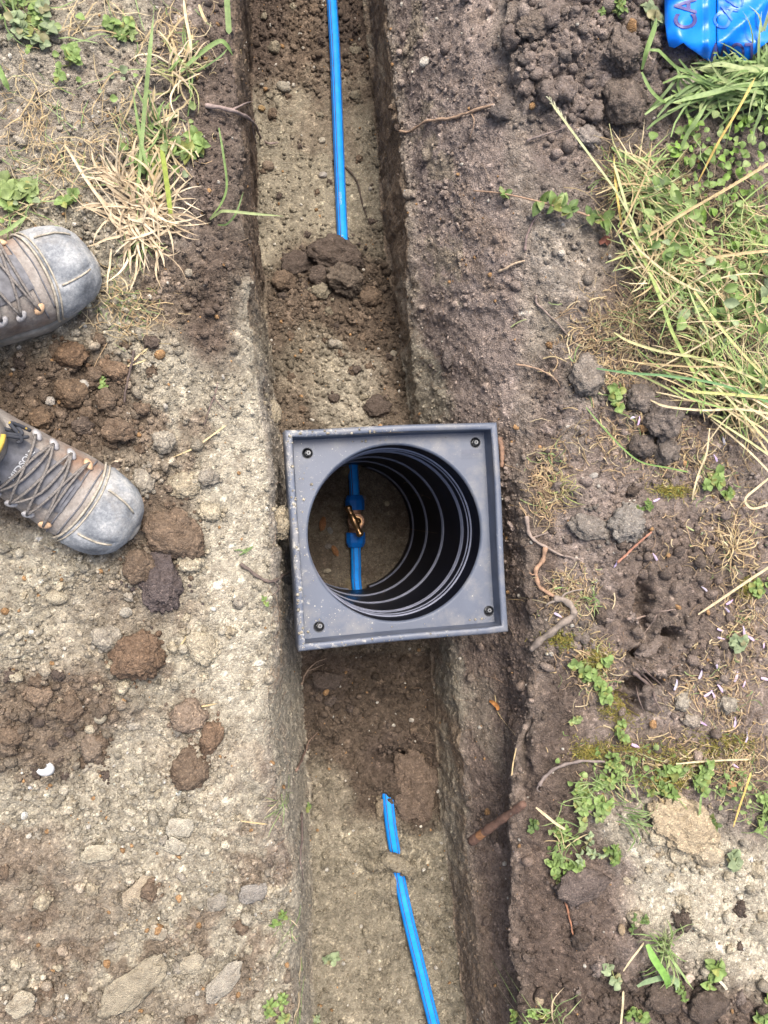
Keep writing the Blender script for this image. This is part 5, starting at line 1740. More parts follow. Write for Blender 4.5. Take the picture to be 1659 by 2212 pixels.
root("thin dark root on the upper right soil", [(1130, 545), (1135, 505), (1150, 480), (1165, 460)], .0024, (.20, .15, .145), .005)
root("fine pale root near the upper right slope", [(1075, 590), (1095, 580), (1115, 570), (1130, 566)], .0026, (.44, .34, .25), .006, taper=.4)
root("bundle root in the ripped hole on the right", [(1360, 1450), (1385, 1475), (1405, 1505), (1425, 1540)], .0036, (.16, .12, .11), .012, twigs=([(1366, 1440), (1400, 1475), (1430, 1520)], [(1355, 1470), (1370, 1500), (1375, 1530)], [(1380, 1440), (1410, 1470), (1440, 1500)]))
root("red brown straight stalk above the ripped hole", [(1328, 1216), (1350, 1192), (1375, 1170), (1398, 1148)], .0024, (.34, .17, .12), .012, taper=.2)
root("grey root across the ripped hole", [(1345, 1335), (1385, 1330), (1420, 1318), (1450, 1315)], .0026, (.25, .19, .165), .012, twigs=([(1400, 1325), (1390, 1350), (1375, 1372)],))
# snapped thick root with a peel of bark
stick = empty("snapped_root", G(1068, 1782), "thick snapped reddish brown root with orange torn bark at the near right trench edge", "root")
pa_, pb_ = W(1018, 1818, -.20), W(1132, 1736, -.055)
path = catmull([pa_, pa_.lerp(pb_, .35) + Vector((0, .003, .004)), pa_.lerp(pb_, .7), pb_], 8)
inv_s = Matrix.Translation(-stick.location)
v1, f1 = tube(path, lambda t: .0092 * (1 - .25 * t) * (1 + .10 * math.sin(23 * t) + .06 * math.sin(61 * t)), 12)
w1 = link("wood", pymesh("wood", [inv_s @ p for p in v1], f1, M_ROOT), stick, (.145, .085, .066))
v1, f1 = tube(path[:8], lambda t: .0092 - .001 * t, 12)
link("bare_end", pymesh("bare_end", [inv_s @ p for p in v1], f1, M_ROOT), stick, (.30, .15, .075))
top = path[6]
peel = catmull([top + Vector((0, .004, .008)), top + Vector((.012, .016, .022)), top + Vector((.026, .026, .024)), top + Vector((.034, .022, .010))], 6)
v1, f1 = ribbon(peel, lambda t: .0055 * (1 - .3 * t), .4, .5)
link("bark_peel", pymesh("bark_peel", [inv_s @ p for p in v1], f1, M_STRAW), stick, (.55, .28, .05))

# ------------------------------------------------------------------ leafy weeds
def leaf_mesh(name, L_, w, n, round_, seed):
    rr = random.Random(seed); vv, ff = [], []
    for i in range(n + 1):
        t = i / n
        ww = w * (math.sin(math.pi * min(1, t ** round_)) ** .75) * (1 if t < .98 else 0) + (.0012 if t < .1 else 0)
        z = .10 * math.sin(t * 2.6) - .22 * t * t + rr.uniform(-.02, .02)
        for s in (-1, -.5, 0, .5, 1):
            vv.append((L_ * t, ww * s, L_ * (z + .16 * abs(s) * (ww / w) + rr.uniform(-.012, .012))))
    for i in range(n):
        for j in range(4):
            k = i * 5 + j; ff.append((k, k + 1, k + 6, k + 5))
    return pymesh(name, vv, ff, M_LEAF)
LV_OV = [leaf_mesh("leaf", 1.0, .33, 6, .85, s) for s in range(3)]
LV_RD = [leaf_mesh("leaf", 1.0, .46, 6, 1.0, 10 + s) for s in range(3)]
GR = [(.155, .235, .07), (.21, .305, .10), (.265, .345, .14), (.115, .18, .06), (.26, .325, .19)]
STEMC = (.27, .30, .12)
def leaf_at(root_o, p, az, tilt, size, c, meshes, rr):
    k = rr.uniform(.72, 1.15)
    if rr.random() < .12: c = (c[0] * 1.25, c[1] * .95, c[2] * .9)
    m4 = Matrix.Translation(p) @ Matrix.Rotation(az, 4, 'Z') @ Matrix.Rotation(-tilt, 4, 'Y') @ Matrix.Rotation(rr.uniform(-.5, .5), 4, 'X') @ Matrix.Diagonal((size, size, size, 1))
    link("leaf", meshes[rr.randrange(len(meshes))], root_o, [q * k for q in c], m4)
def weed(px, py, spread, nst, leaf, c, label, seed, kind=0, group=None, lift=.006, pairs=2, name="weed"):
    """A low plant: stems running out from the base with paired leaves and a small rosette at each tip."""
    rr = random.Random(seed * 13 + 5)
    base = G(px, py, 0)
    o = empty(name, base, label, "weed", group)
    meshes = LV_RD if kind else LV_OV
    for s in range(nst):
        az = rr.uniform(0, 6.28); ln = spread * rr.uniform(.5, 1.0)
        pts = []
        for k in range(5):
            t = k / 4
            x, y = math.cos(az + .5 * t) * ln * t, math.sin(az + .5 * t) * ln * t
            z = max(gz(base.x + x, base.y + y) - base.z, -.02) + lift + .35 * ln * t * rr.uniform(.5, 1)
            pts.append(Vector((x, y, z if k else .001)))
        path = catmull(pts, 3)
        v1, f1 = tube(path, .0009, 4)
        link("stem", pymesh("stem", v1, f1, M_LEAF), o, STEMC)
        for q in range(pairs):
            t = (.45 + .55 * (q + 1) / pairs); p = path[min(len(path) - 1, int(t * (len(path) - 1)))]
            a0 = rr.uniform(0, 3.14)
            nl_ = 4 if q == pairs - 1 else 2
            for h in range(nl_):
                leaf_at(o, p, a0 + h * 2 * math.pi / nl_ + rr.uniform(-.3, .3), rr.uniform(-.1, .5), leaf * rr.uniform(.7, 1.1) * (.8 if h > 1 else 1), c, meshes, rr)
    return o
WEEDS = [
 (1278, 1434, .030, 4, .019, 1, 1, "bushy round leaved weed on the moss right of the frame corner"),
 (1284, 1492, .024, 3, .018, 1, 1, "round leaved weed just below the bushy one on the moss"),
 (1328, 1567, .020, 2, .015, 1, 1, "small weed on the moss below the ripped hole"),
 (1242, 1557, .014, 2, .012, 2, 1, "tiny pale weed left of the moss patch"),
 (1577, 1395, .022, 2, .022, 4, 1, "pale grey green seedling standing among the fallen petals"),
 (1530, 1040, .018, 2, .021, 1, 1, "bright green seedling with broad leaves above the petals"),
 (1577, 1059, .018, 2, .016, 0, 1, "seedling with small leaves right of the bright broad one"),
 (1389, 1104, .016, 2, .014, 0, 0, "small seedling above the smooth grey clod"),
 (1335, 868, .020, 2, .022, 1, 1, "round leaved seedling on the grey clod under the stems"),
 (1612, 805, .034, 4, .024, 1, 0, "leafy weed at the edge right of the dark clod under the stems"),
 (1508, 731, .014, 1, .026, 2, 0, "weed with two broad leaves among the grass stems"),
 (1468, 610, .030, 3, .030, 0, 0, "broad leaved weed in the middle of the grass tangle"),
 (1591, 677, .018, 2, .024, 1, 1, "round pale leaf pair in the grass tangle"),
 (1278, 1709, .036, 6, .018, 1, 1, "dense bright weed at the top of the near right weed row"),
 (1263, 1747, .026, 4, .018, 2, 0, "bright weed under the dense one in the near right weed row"),
 (1191, 1786, .020, 3, .017, 1, 0, "weed hanging at the spade cut edge beside the snapped root"),
 (1150, 1782, .014, 2, .011, 3, 1, "dark small leaved sprig nearest the snapped root"),
 (1217, 1848, .024, 4, .022, 1, 0, "weed with large leaves above the smooth dark clod"),
 (1256, 1828, .026, 4, .015, 4, 0, "grey green weed right of the large leaved one"),
 (1314, 1842, .020, 3, .018, 0, 0, "weed at the left edge of the pale sandy heap"),
 (1200, 1905, .024, 4, .016, 0, 0, "leafy sprig over the reddish root on the near right slope"),
 (1483, 1662, .036, 5, .018, 1, 1, "clover like weed above the crusted chunk"),
 (1447, 1682, .026, 2, .026, 0, 0, "weed with long leaves above the crusted chunk"),
 (1415, 1711, .020, 3, .015, 0, 0, "small leaved weed touching the top of the crusted chunk"),
 (1340, 1640, .028, 4, .014, 1, 1, "low weed on the moss right of the arching root"),
 (1634, 1763, .038, 4, .022, 1, 0, "leafy weed right of the crusted chunk"),
 (1530, 1786, .018, 3, .016, 3, 0, "dark green weed against the crusted chunk"),
 (1526, 2092, .026, 2, .029, 1, 0, "bright rosette plant with large leaves at the foot of the sandy heap"),
 (1650, 2170, .034, 6, .018, 1, 1, "dense bright weed in the bottom right corner"),
 (1379, 1990, .018, 3, .015, 3, 0, "dark small weed above the green grass tuft"),
 (1163, 2196, .018, 2, .015, 1, 0, "weed at the bottom edge by the spade cut"),
 (1368, 2168, .024, 3, .017, 0, 1, "weed at the bottom edge right of the long broad blade"),
 (1114, 2182, .022, 2, .014, 0, 0, "slim weed at the bottom next to the trench slope"),
 (1320, 2090, .020, 1, .020, 4, 1, "pale seedling with one broad leaf on the near right slope"),
 (1470, 2130, .014, 2, .013, 0, 0, "tiny weed by the snail shell"),
 (1645, 1279, .026, 3, .018, 1, 1, "weed at the right edge beside the thick straw stalk"),
 (1584, 1850, .016, 1, .024, 4, 1, "single leaved seedling on the pale sandy heap"),
 (1400, 40, .020, 2, .022, 4, 1, "pale leaved sprig left of the blue tape"),
 (1318, 28, .024, 4, .014, 0, 0, "reddish stemmed weed at the top of the far right spoil"),
 (400, 312, .026, 4, .026, 1, 0, "bright green leafy weed below the bent blades on the left bank"),
 (35, 402, .024, 3, .025, 2, 1, "pale broad leaved weed at the left edge above the upper boot"),
 (30, 440, .016, 2, .020, 1, 0, "green weed just under the pale broad leaved one"),
 (80, 62, .030, 4, .020, 4, 1, "pale clover like weed in the top left corner"),
 (60, 38, .028, 3, .018, 1, 1, "green weed at the very top left"),
 (262, 70, .018, 2, .017, 1, 1, "small weed on the far left bank"),
 (150, 145, .026, 3, .018, 1, 1, "yellow green weed on the grey far left soil"),
 (275, 90, .016, 2, .016, 2, 0, "pale leaf sprig above the long green blade"),
 (152, 437, .012, 1, .018, 1, 1, "single green seedling above the dry straw tuft"),
 (325, 375, .018, 2, .022, 1, 1, "green leaf pair beside the long green blades"),
 (225, 826, .012, 2, .011, 1, 0, "tiny bright green sprig on the soil right of the boots"),
 (570, 1300, .010, 1, .008, 1, 0, "tiny seedling by the left trench edge beside the frame"),
 (598, 2172, .024, 4, .015, 1, 0, "bright weed at the bottom of the left trench edge"),
 (620, 2200, .020, 3, .014, 2, 0, "pale weed at the very bottom left trench edge"),
 (690, 2198, .024, 3, .018, 4, 0, "weed at the bottom standing on the trench floor edge"),
 (712, 2072, .016, 1, .018, 4, 1, "grey green seedling on the near trench floor"),
 (664, 1775 - 40, .010, 1, .010, 0, 1, "tiny seedling on the near left trench wall"),
 (610, 1988, .016, 2, .012, 0, 0, "small sprig hanging over the near left trench edge"),
]
for i, (px, py, sp_, ns, lf, ci, kd, lab) in enumerate(WEEDS):
    weed(px, py, sp_ * 1.15, ns + 1, lf * .78, GR[ci], lab, i, kd, pairs=3)
# trailing stem with paired leaves
trail = empty("leafy_trailing_stem", G(1160, 450), "trailing brown stem with green leaf tufts reaching over the upper right soil", "weed")
tp = [G(1020, 416, .006), G(1075, 425, .014), G(1130, 440, .02), G(1180, 455, .022), G(1240, 470, .022), G(1300, 490, .02)]
path = [p - trail.location for p in catmull(tp, 6)]
v1, f1 = tube(path, lambda t: .0012 + .0012 * t, 6)
link("stem", pymesh("stem", v1, f1, M_ROOT), trail, (.36, .24, .17))
rr = random.Random(4)
for k, nlf, sz in ((6, 5, .016), (7, 4, .014), (15, 3, .030), (18, 4, .026), (20, 6, .026), (22, 4, .022), (26, 4, .026), (29, 4, .028)):
    for h in range(nlf):
        leaf_at(trail, path[k], rr.uniform(0, 6.28), rr.uniform(0, .6), sz * rr.uniform(.7, 1.1), GR[rr.randrange(4)], LV_OV, rr)

# leafy ground cover of the far right corner: too many leaves to count
def leaf_mass(name, spots, n, size, cols, meshes, lift):
    tv = [np.array([v.co[:] for v in m.vertices]) for m in meshes]
    tf = np.array([list(p.vertices) for p in meshes[0].polygons])
    Vv, Ff, Cc = [], [], []; o_ = 0
    rr = random.Random(77)
    for _ in range(n):
        sx, sy, rx, ry = spots[rr.randrange(len(spots))]
        px, py = sx + rx * rr.gauss(0, .5), sy + ry * rr.gauss(0, .5)
        if px > 1740: continue
        p = W(px, py, .012); p = on(p.x, p.y, rr.uniform(*lift))
        s = size[0] + (size[1] - size[0]) * rr.random()
        m4 = (Matrix.Rotation(rr.uniform(0, 6.28), 3, 'Z') @ Matrix.Rotation(-rr.uniform(-.2, .6), 3, 'Y') @ Matrix.Rotation(rr.uniform(-.5, .5), 3, 'X'))
        t = tv[rr.randrange(len(tv))] * s
        Vv.append(t @ np.array(m4).T + np.array(p)); Ff.append(tf + o_); o_ += len(t)
        c = cols[rr.randrange(len(cols))]; k = rr.uniform(.8, 1.2)
        Cc.append(np.tile(np.array(c) * k, (len(t), 1)))
    return tag(link(name, npmesh(name, np.concatenate(Vv), np.concatenate(Ff), M_MASS, np.concatenate(Cc))), kind='stuff')
leaf_mass("leafy_ground_cover", [(1560, 320, 90, 60), (1600, 390, 80, 70), (1480, 330, 70, 60), (1530, 440, 90, 60), (1620, 270, 60, 50), (1440, 420, 60, 50), (1620, 480, 60, 60), (1570, 560, 90, 80), (1480, 500, 70, 60)],
          380, (.008, .019), GR[:3] + [(.2, .33, .07)], LV_RD, (.008, .04))
leaf_mass("leafy_ground_cover", [(1330, 1690, 70, 40), (1400, 1650, 90, 40), (1560, 1680, 80, 50), (1290, 1740, 40, 30), (1610, 1720, 50, 50), (1240, 1830, 40, 50)],
          110, (.006, .013), GR[:3], LV_RD, (.004, .02))
leaf_mass("leafy_ground_cover", [(60, 80, 60, 60), (170, 130, 80, 60), (380, 240, 60, 60), (330, 330, 60, 60), (40, 470, 60, 60), (250, 190, 80, 60)],
          50, (.007, .015), GR[2:3] + GR[4:5] + GR[:2], LV_RD, (.004, .018))

leaf_mass("broad_leaf_weeds", [(1470, 600, 60, 50), (1500, 690, 80, 60), (1560, 630, 60, 60), (1610, 700, 60, 60), (1430, 530, 50, 40), (1600, 810, 60, 40), (1400, 440, 50, 50), (1640, 600, 40, 60)],
          120, (.015, .032), GR, LV_OV, (.022, .065))
# ------------------------------------------------------------------ grass, straw, moss
SC = [(.52, .42, .25), (.46, .355, .20), (.56, .47, .31), (.40, .30, .17), (.50, .36, .22)]
GC = [(.195, .295, .10), (.26, .36, .15), (.15, .23, .085), (.32, .385, .18)]
def straw_mass(name, spots, n, length, width, cols, seed, lift=(.002, .03), green=0.0, fold=.2):
    rr = random.Random(seed); A_ = Acc()
    for _ in range(n):
        sx, sy, rx, ry = spots[rr.randrange(len(spots))]
        px, py = sx + rx * rr.gauss(0, .5), sy + ry * rr.gauss(0, .5)
        if px > 1760 or px < -80 or py < -90: continue
        p = W(px, py, 0.0)
        az = rr.uniform(0, 6.28); ln = length[0] + (length[1] - length[0]) * rr.random() ** 2
        bend = rr.uniform(-1.2, 1.2); h0, h1, h2 = (rr.uniform(*lift) for _ in range(3))
        pts = []
        for k in range(5):
            t = k / 4; a = az + bend * (t - .5)
            x, y = p.x + math.cos(a) * ln * (t - .5), p.y + math.sin(a) * ln * (t - .5)
            h = (h0 * (1 - t) ** 2 + 2 * h1 * t * (1 - t) + h2 * t * t)
            pts.append(Vector((x, y, gz(x, y) + h)))
        w = rr.uniform(*width)
        v1, f1 = ribbon(pts, lambda t: w * (1 - .5 * t), fold, rr.uniform(-.8, .8))
        c = GC[rr.randrange(4)] if rr.random() < green else cols[rr.randrange(len(cols))]
        k = rr.uniform(.7, 1.15)
        A_.add(v1, f1, tuple(q * k for q in c))
    return tag(link(name, A_.mesh(name, M_MASS)), kind='stuff')
straw_mass("dry_grass_litter", [(1450, 560, 110, 110), (1560, 620, 110, 120), (1400, 680, 100, 80), (1600, 500, 80, 100), (1340, 400, 60, 70), (1500, 760, 140, 60), (1600, 880, 70, 60), (1430, 400, 80, 80)],
           2000, (.015, .080), (.0010, .0024), [tuple(q * .75 for q in s) for s in SC] + [(.26, .19, .12)], 1, (.002, .035), .16)
straw_mass("dry_grass_litter", [(1300, 720, 90, 70), (1340, 800, 80, 60), (1360, 940, 120, 70), (1500, 1000, 130, 70), (1560, 1150, 110, 110), (1250, 1290, 60, 60), (1600, 1350, 70, 130), (1550, 1500, 110, 90), (1450, 1640, 170, 50), (1600, 1650, 60, 80), (1200, 1050, 40, 80), (1300, 1450, 60, 80)],
           3300, (.008, .046), (.0010, .0027), SC + [(.30, .21, .13), (.34, .25, .17), (.24, .17, .12)], 2, (.001, .009), .06)
straw_mass("dry_grass_litter", [(330, 300, 90, 90), (260, 350, 120, 90), (120, 330, 120, 120), (250, 640, 90, 60), (60, 250, 80, 140), (380, 90, 80, 70), (290, 690, 80, 70)],
           700, (.012, .06), (.0008, .0020), SC, 3, (.001, .014), .18)
straw_mass("fine_rootlets", [(550, 350, 25, 350), (600, 1500, 25, 500), (1000, 700, 80, 400), (1150, 1300, 70, 300), (1050, 1700, 60, 300), (1400, 1450, 100, 120)],
           420, (.012, .05), (.0004, .0009), [(.30, .20, .14), (.24, .17, .13), (.40, .31, .22)], 4, (.001, .010), 0, .9)
straw_mass("moss", [(1235, 1390, 38, 22), (1350, 1540, 40, 36), (1305, 1430, 26, 30), (1370, 1620, 110, 24), (1480, 1640, 110, 30), (1560, 1600, 80, 26), (1440, 1690, 60, 20), (1620, 1270, 24, 22), (1290, 1640, 40, 20), (1450, 1060, 40, 16)],
           3800, (.004, .012), (.0008, .0017), [(.22, .20, .04), (.30, .265, .06), (.16, .16, .035), (.33, .27, .08)], 5, (.002, .010), .05)

def stalk_mass(name, n, spots, length, width, cols, seed, angs, lift=(.01, .06)):
    rr = random.Random(seed); A_ = Acc()
    for _ in range(n):
        sx, sy, rx, ry = spots[rr.randrange(len(spots))]
        px, py = sx + rx * rr.gauss(0, .5), sy + ry * rr.gauss(0, .5)
        p = W(px, py, 0.0); az = math.radians(rr.choice(angs) + rr.gauss(0, 20)); ln = rr.uniform(*length); bend = rr.gauss(0, .35)
        h = [rr.uniform(*lift) for _ in range(3)]; pts = []
        for k in range(7):
            t = k / 6; a = az + bend * (t - .5)
            x, y = p.x + math.cos(a) * ln * (t - .5), p.y + math.sin(a) * ln * (t - .5)
            pts.append(Vector((x, y, max(gz(x, y), -.03) + h[0] * (1 - t) ** 2 + 2 * h[1] * t * (1 - t) + h[2] * t * t)))
        w = rr.uniform(*width)
        v1, f1 = ribbon(pts, bladew(w, .8), .25, rr.uniform(-.4, .4))
        c = cols[rr.randrange(len(cols))]; k = rr.uniform(.8, 1.12)
        A_.add(v1, f1, tuple(q * k for q in c))
    return tag(link(name, A_.mesh(name, M_MASS)), kind='stuff')
stalk_mass("tangled_grass", 300, [(1450, 620, 110, 120), (1550, 700, 110, 120), (1400, 520, 70, 80), (1600, 560, 80, 120), (1600, 870, 90, 60), (1520, 820, 100, 60), (1370, 420, 50, 60)], (.05, .19), (.0018, .0040), SC[:3] + [(.45, .46, .24), (.36, .42, .17), (.26, .37, .13), (.22, .34, .11), (.34, .40, .18)], 8, (-50, -55, 25, -20, 150, 70))
stalk_mass("tangled_grass", 260, [(1450, 520, 110, 120), (1560, 620, 110, 140), (1420, 640, 80, 80), (1610, 520, 70, 100), (1600, 800, 80, 70), (1500, 760, 110, 60), (1370, 420, 60, 60)], (.03, .12), (.0009, .0018), SC[:3] + GC[:2] + [(.36, .42, .17), (.26, .37, .13)], 18, (-50, 25, -10, 60, 150, 100), (.02, .07))
stalk_mass("tangled_grass", 130, [(1560, 185, 110, 30), (1500, 230, 100, 30), (1640, 215, 60, 50)], (.06, .17), (.0034, .0068), GC, 9, (5, 20, 175, -15, 50), (.01, .05))
stalk_mass("tangled_grass", 70, [(360, 290, 50, 100), (390, 150, 40, 90), (330, 380, 50, 60)], (.03, .09), (.0016, .0032), SC[:3] + GC[:2], 10, (80, 100, 60, 130), (.004, .03))
stalk_mass("tangled_grass", 150, [(1300, 1720, 60, 40), (1350, 1700, 50, 40), (1440, 1680, 110, 40), (1580, 1690, 90, 50), (1230, 1820, 40, 60), (1620, 1760, 50, 50)], (.018, .055), (.0010, .0020), GC + SC[:2] + GR[:3], 14, (20, -30, 70, 120, 170), (.003, .02))
stalk_mass("tangled_grass", 80, [(120, 250, 130, 160), (60, 450, 70, 60), (200, 60, 150, 60)], (.03, .09), (.0010, .0022), SC[:3] + GC[:2], 12, (20, 160, 60, 110), (.002, .012))

def tuft(name, px, py, n, rad, cols, label, seed, width=(.0016, .0032), rise=(.01, .05), az0=0, az1=6.28, cat="grass tuft", droop=.6, mat=None, spread=.008):
    rr = random.Random(seed); base = G(px, py)
    o = empty(name, base, label, cat)
    for k in range(n):
        az = rr.uniform(az0, az1); ln = rad * (.35 + .65 * rr.random()); hh = rr.uniform(*rise)
        b0 = Vector((rr.gauss(0, spread), rr.gauss(0, spread), 0)); bend = rr.uniform(-.9, .9)
        pts = []
        for j in range(6):
            t = j / 5; a = az + bend * t
            x, y = b0.x + math.cos(a) * ln * t, b0.y + math.sin(a) * ln * t
            z = gz(base.x + x, base.y + y) - base.z + .002 + hh * (math.sin(math.pi * min(1, t * droop + .0)) if droop else t)
            pts.append(Vector((x, y, z)))
        w = rr.uniform(*width)
        v1, f1 = ribbon(catmull(pts, 2), bladew(w), .25, rr.uniform(-.5, .5))
        c = cols[rr.randrange(len(cols))]; q = rr.uniform(.8, 1.15)
        link("blade", pymesh("blade", v1, f1, mat or M_LEAF), o, [x * q for x in c])
    return o
DRYC = [(.54, .44, .31), (.50, .40, .28), (.60, .51, .38), (.44, .34, .23)]
tuft("dry_grass_tuft", 318, 475, 125, .092, DRYC, "large dry straw tuft spreading above the toe of the upper boot", 1, (.0016, .0046), (.006, .030), mat=M_STRAW, spread=.021)
tuft("dry_grass_tuft", 270, 400, 26, .080, DRYC, "loose dry blades leaning up the left bank behind the straw tuft", 2, (.0018, .0035), (.01, .03), 1.4, 3.0, mat=M_STRAW)
tuft("dry_grass_tuft", 380, 170, 34, .075, DRYC + [(.30, .30, .14)], "dry grass tuft at the far left trench edge", 3, (.0016, .0032), (.01, .04), mat=M_STRAW)
tuft("grass_tuft", 352, 300, 26, .060, GC[:3] + DRYC[:2], "mixed green and dry tuft beside the leafy weed on the left bank", 4, (.0016, .0034), (.01, .04))
tuft("grass_tuft", 300, 545, 18, .045, GC, "short green grass under the dry straw tuft", 5, (.0012, .0022), (.005, .02))
tuft("grass_tuft", 1640, 190, 46, .150, GC, "lush green grass below the blue tape", 6, (.0034, .0070), (.02, .07), 2.2, 4.6)
tuft("grass_tuft", 1620, 150, 22, .110, GC, "green blades under the edge of the blue tape", 7, (.003, .006), (.01, .04), 1.8, 5.0)
tuft("grass_tuft", 1400, 590, 34, .110, SC[:3] + GC[:2], "pale and green stems meeting at the crossing point of the grass tangle", 8, (.0018, .0036), (.02, .06), mat=M_STRAW)
tuft("grass_tuft", 1650, 860, 44, .150, SC[:3] + GC[3:], "fan of long pale grass stems entering from the right", 9, (.0016, .0034), (.02, .06), 2.5, 3.6, mat=M_STRAW)
tuft("grass_tuft", 1216, 1060, 26, .038, [(.40, .36, .16), (.30, .36, .12), (.50, .42, .25)], "small yellowish tuft on the soil right of the frame", 10, (.0010, .0020), (.005, .02))
tuft("grass_tuft", 1196, 985, 8, .034, GC, "few green blades above the yellowish tuft right of the frame", 11, (.0012, .0022), (.004, .015))
tuft("grass_tuft", 1278, 1296, 14, .034, GC, "small green tuft on pale soil beside the winding roots", 12, (.0014, .0026), (.005, .02))
tuft("grass_tuft", 1435, 2040, 46, .070, GC[:2] + GC[3:], "bright green grass tuft at the left foot of the sandy heap", 13, (.0018, .0042), (.01, .04), 1.2, 5.4)
tuft("grass_tuft", 1345, 1760, 22, .055, GC, "green blades leaning towards the crusted chunk", 14, (.0014, .0026), (.01, .03), -1.2, .6)
tuft("grass_tuft", 1200, 2200, 26, .080, GC + DRYC[:1], "arching thin green grass at the bottom right", 15, (.0014, .0028), (.01, .05), 1.6, 3.4)
tuft("grass_tuft", 610, 1725, 14, .042, GC + DRYC[:1], "thin green tuft on the near left trench edge", 16, (.0009, .0016), (.005, .02))
tuft("grass_tuft", 625, 2000, 10, .035, GC + DRYC[:1], "sparse thin tuft hanging over the near left trench edge", 17, (.0008, .0014), (.004, .015))
tuft("grass_tuft", 640, 2190, 16, .055, GC[:2] + DRYC[:2], "thin mixed tuft at the bottom of the left trench edge", 18, (.001, .002), (.005, .03))
tuft("grass_tuft", 30, 20, 18, .080, GC + [(.3, .36, .14)], "green blades in the top left corner", 19, (.0018, .0040), (.01, .03))
tuft("grass_tuft", 520, 1190, 5, .026, GC, "few fresh green blades on the sand left of the frame", 20, (.0016, .0026), (.002, .006), -.2, .5)
tuft("grass_tuft", 1560, 690, 40, .09, SC[:3] + GC[:2], "tangled stems in the right grass above the dark clod", 21, (.0014, .003), (.015, .05), mat=M_STRAW)
tuft("dry_grass_tuft", 1580, 1180, 30, .07, SC, "dry grass tuft at the right edge above the thick straw stalk", 22, (.0012, .0022), (.005, .03), mat=M_STRAW)

def blade(name, cat, label, pts, w, c, h=(.004, .03, .02), green=True, group=None, tip=.7, fold=.3):
    n = len(pts); P = []
    for i, (x, y) in enumerate(pts):
        t = i / (n - 1)
        lift = h[0] * (1 - t) ** 2 + 2 * h[1] * t * (1 - t) + h[2] * t * t
        q = W(x, y, .0 + lift)
        z0 = max(gz(q.x, q.y), -.03)
        P.append(W(x, y, max(0.0, z0) + lift))
    path = catmull(P, 8)
    v1, f1 = ribbon(path, bladew(w, tip), fold, .15)
    return tag(link(name, pymesh(name, v1, f1, M_LEAF if green else M_STRAW), color=c), label, cat, group)
def seed_head(o, px, py, px2, py2, n, c, lift):
    A_ = Acc(); rr = random.Random(int(px))
    for k in range(n):
        t = k / n
        p = W(px + (px2 - px) * t, py + (py2 - py) * t, lift)
        d = Vector((rr.uniform(-1, 1), rr.uniform(-1, 1), rr.uniform(.2, .8))).normalized() * .010
        e = W(px, py, lift) - W(px2, py2, lift)
        d = d * .5 + e.normalized() * .008
        v1, f1 = ribbon([p, p + d * .5 + Vector((0, 0, .001)), p + d], lambda t: .0022 * (1 - t * .8), .3)
        A_.add(v1, f1)
    link("seed_head", A_.mesh("seed_head", M_STRAW), o, c)
g1, g2, g3, g4 = GC
s1, s2, s3, s4, s5 = SC
YEL = (.58, .42, .14)
blade("wild_grass", "grass blade", "tallest straight green blade pointing up the left bank", [(296, 438), (310, 260), (322, 130), (332, 30)], .0062, g2, (.01, .06, .09))
blade("wild_grass", "grass blade", "yellow green blade right of the dry straw tuft", [(372, 490), (362, 410), (352, 340), (346, 322)], .0075, (.36, .44, .10), (.01, .05, .05))
blade("wild_grass", "grass blade", "green blade bent over at the far left trench edge", [(390, 155), (430, 118), (472, 90), (490, 98), (503, 120)], .0068, g1, (.02, .05, .02))
blade("wild_grass", "grass blade", "thin green blade below the bent one at the far left trench edge", [(425, 155), (450, 140), (478, 120), (492, 104)], .0026, g3, (.02, .04, .03))
blade("wild_grass", "grass blade", "broad green blade hanging down at the top by the trench edge", [(489, -20), (492, 25), (495, 74)], .0090, g2, (.06, .05, .04), tip=.95)
blade("wild_grass", "grass blade", "slim green blade standing at the left trench edge", [(473, 276), (482, 330), (490, 400), (478, 440), (452, 474)], .0036, g1, (.05, .04, .01))
blade("wild_grass", "grass blade", "yellow green blade reaching across the left trench wall", [(454, 474), (470, 462), (488, 456), (550, 462), (613, 467)], .0044, g4, (.01, .06, .05))
blade("wild_grass", "grass blade", "short blue green blade over the left trench wall", [(470, 486), (490, 484), (510, 460), (526, 414)], .0030, g3, (.01, .04, .04))
blade("wild_grass", "grass blade", "green blade at the left edge above the upper boot", [(-10, 130), (8, 170), (20, 196)], .0085, g1, (.02, .03, .02))
blade("wild_grass", "grass blade", "green blade lying along the lower left edge of the far bank", [(-10, 510), (20, 495), (60, 465)], .0060, g2, (.01, .02, .01))
blade("wild_grass", "grass blade", "green blade inside the mixed tuft leaning left", [(340, 430), (315, 350), (300, 280), (286, 190)], .0048, g1, (.01, .04, .03))
blade("wild_grass", "grass blade", "broad green blade curving past the dark clod below the tape", [(1386, 150), (1396, 110), (1410, 70), (1419, 40)], .0095, g1, (.01, .05, .04))
blade("wild_grass", "grass blade", "broad blade sweeping left from the lush grass", [(1680, 180), (1600, 186), (1530, 203), (1443, 224)], .0100, g2, (.05, .06, .03))
blade("wild_grass", "grass blade", "green blade arching down from the clod to the lush grass", [(1386, 156), (1402, 190), (1424, 214), (1446, 224)], .0060, g1, (.02, .05, .03))
blade("wild_grass", "grass blade", "wide pale green blade along the upper edge of the lush grass", [(1690, 148), (1620, 152), (1560, 140), (1512, 146)], .0100, g4, (.05, .06, .03))
blade("wild_grass", "grass blade", "green blade standing across the leafy ground cover", [(1469, 326), (1484, 290), (1505, 258), (1527, 226)], .0085, g2, (.02, .05, .05))
blade("wild_grass", "grass blade", "green blade bowed under the leafy ground cover", [(1321, 318), (1350, 338), (1400, 344), (1452, 342)], .0066, g1, (.02, .03, .02))
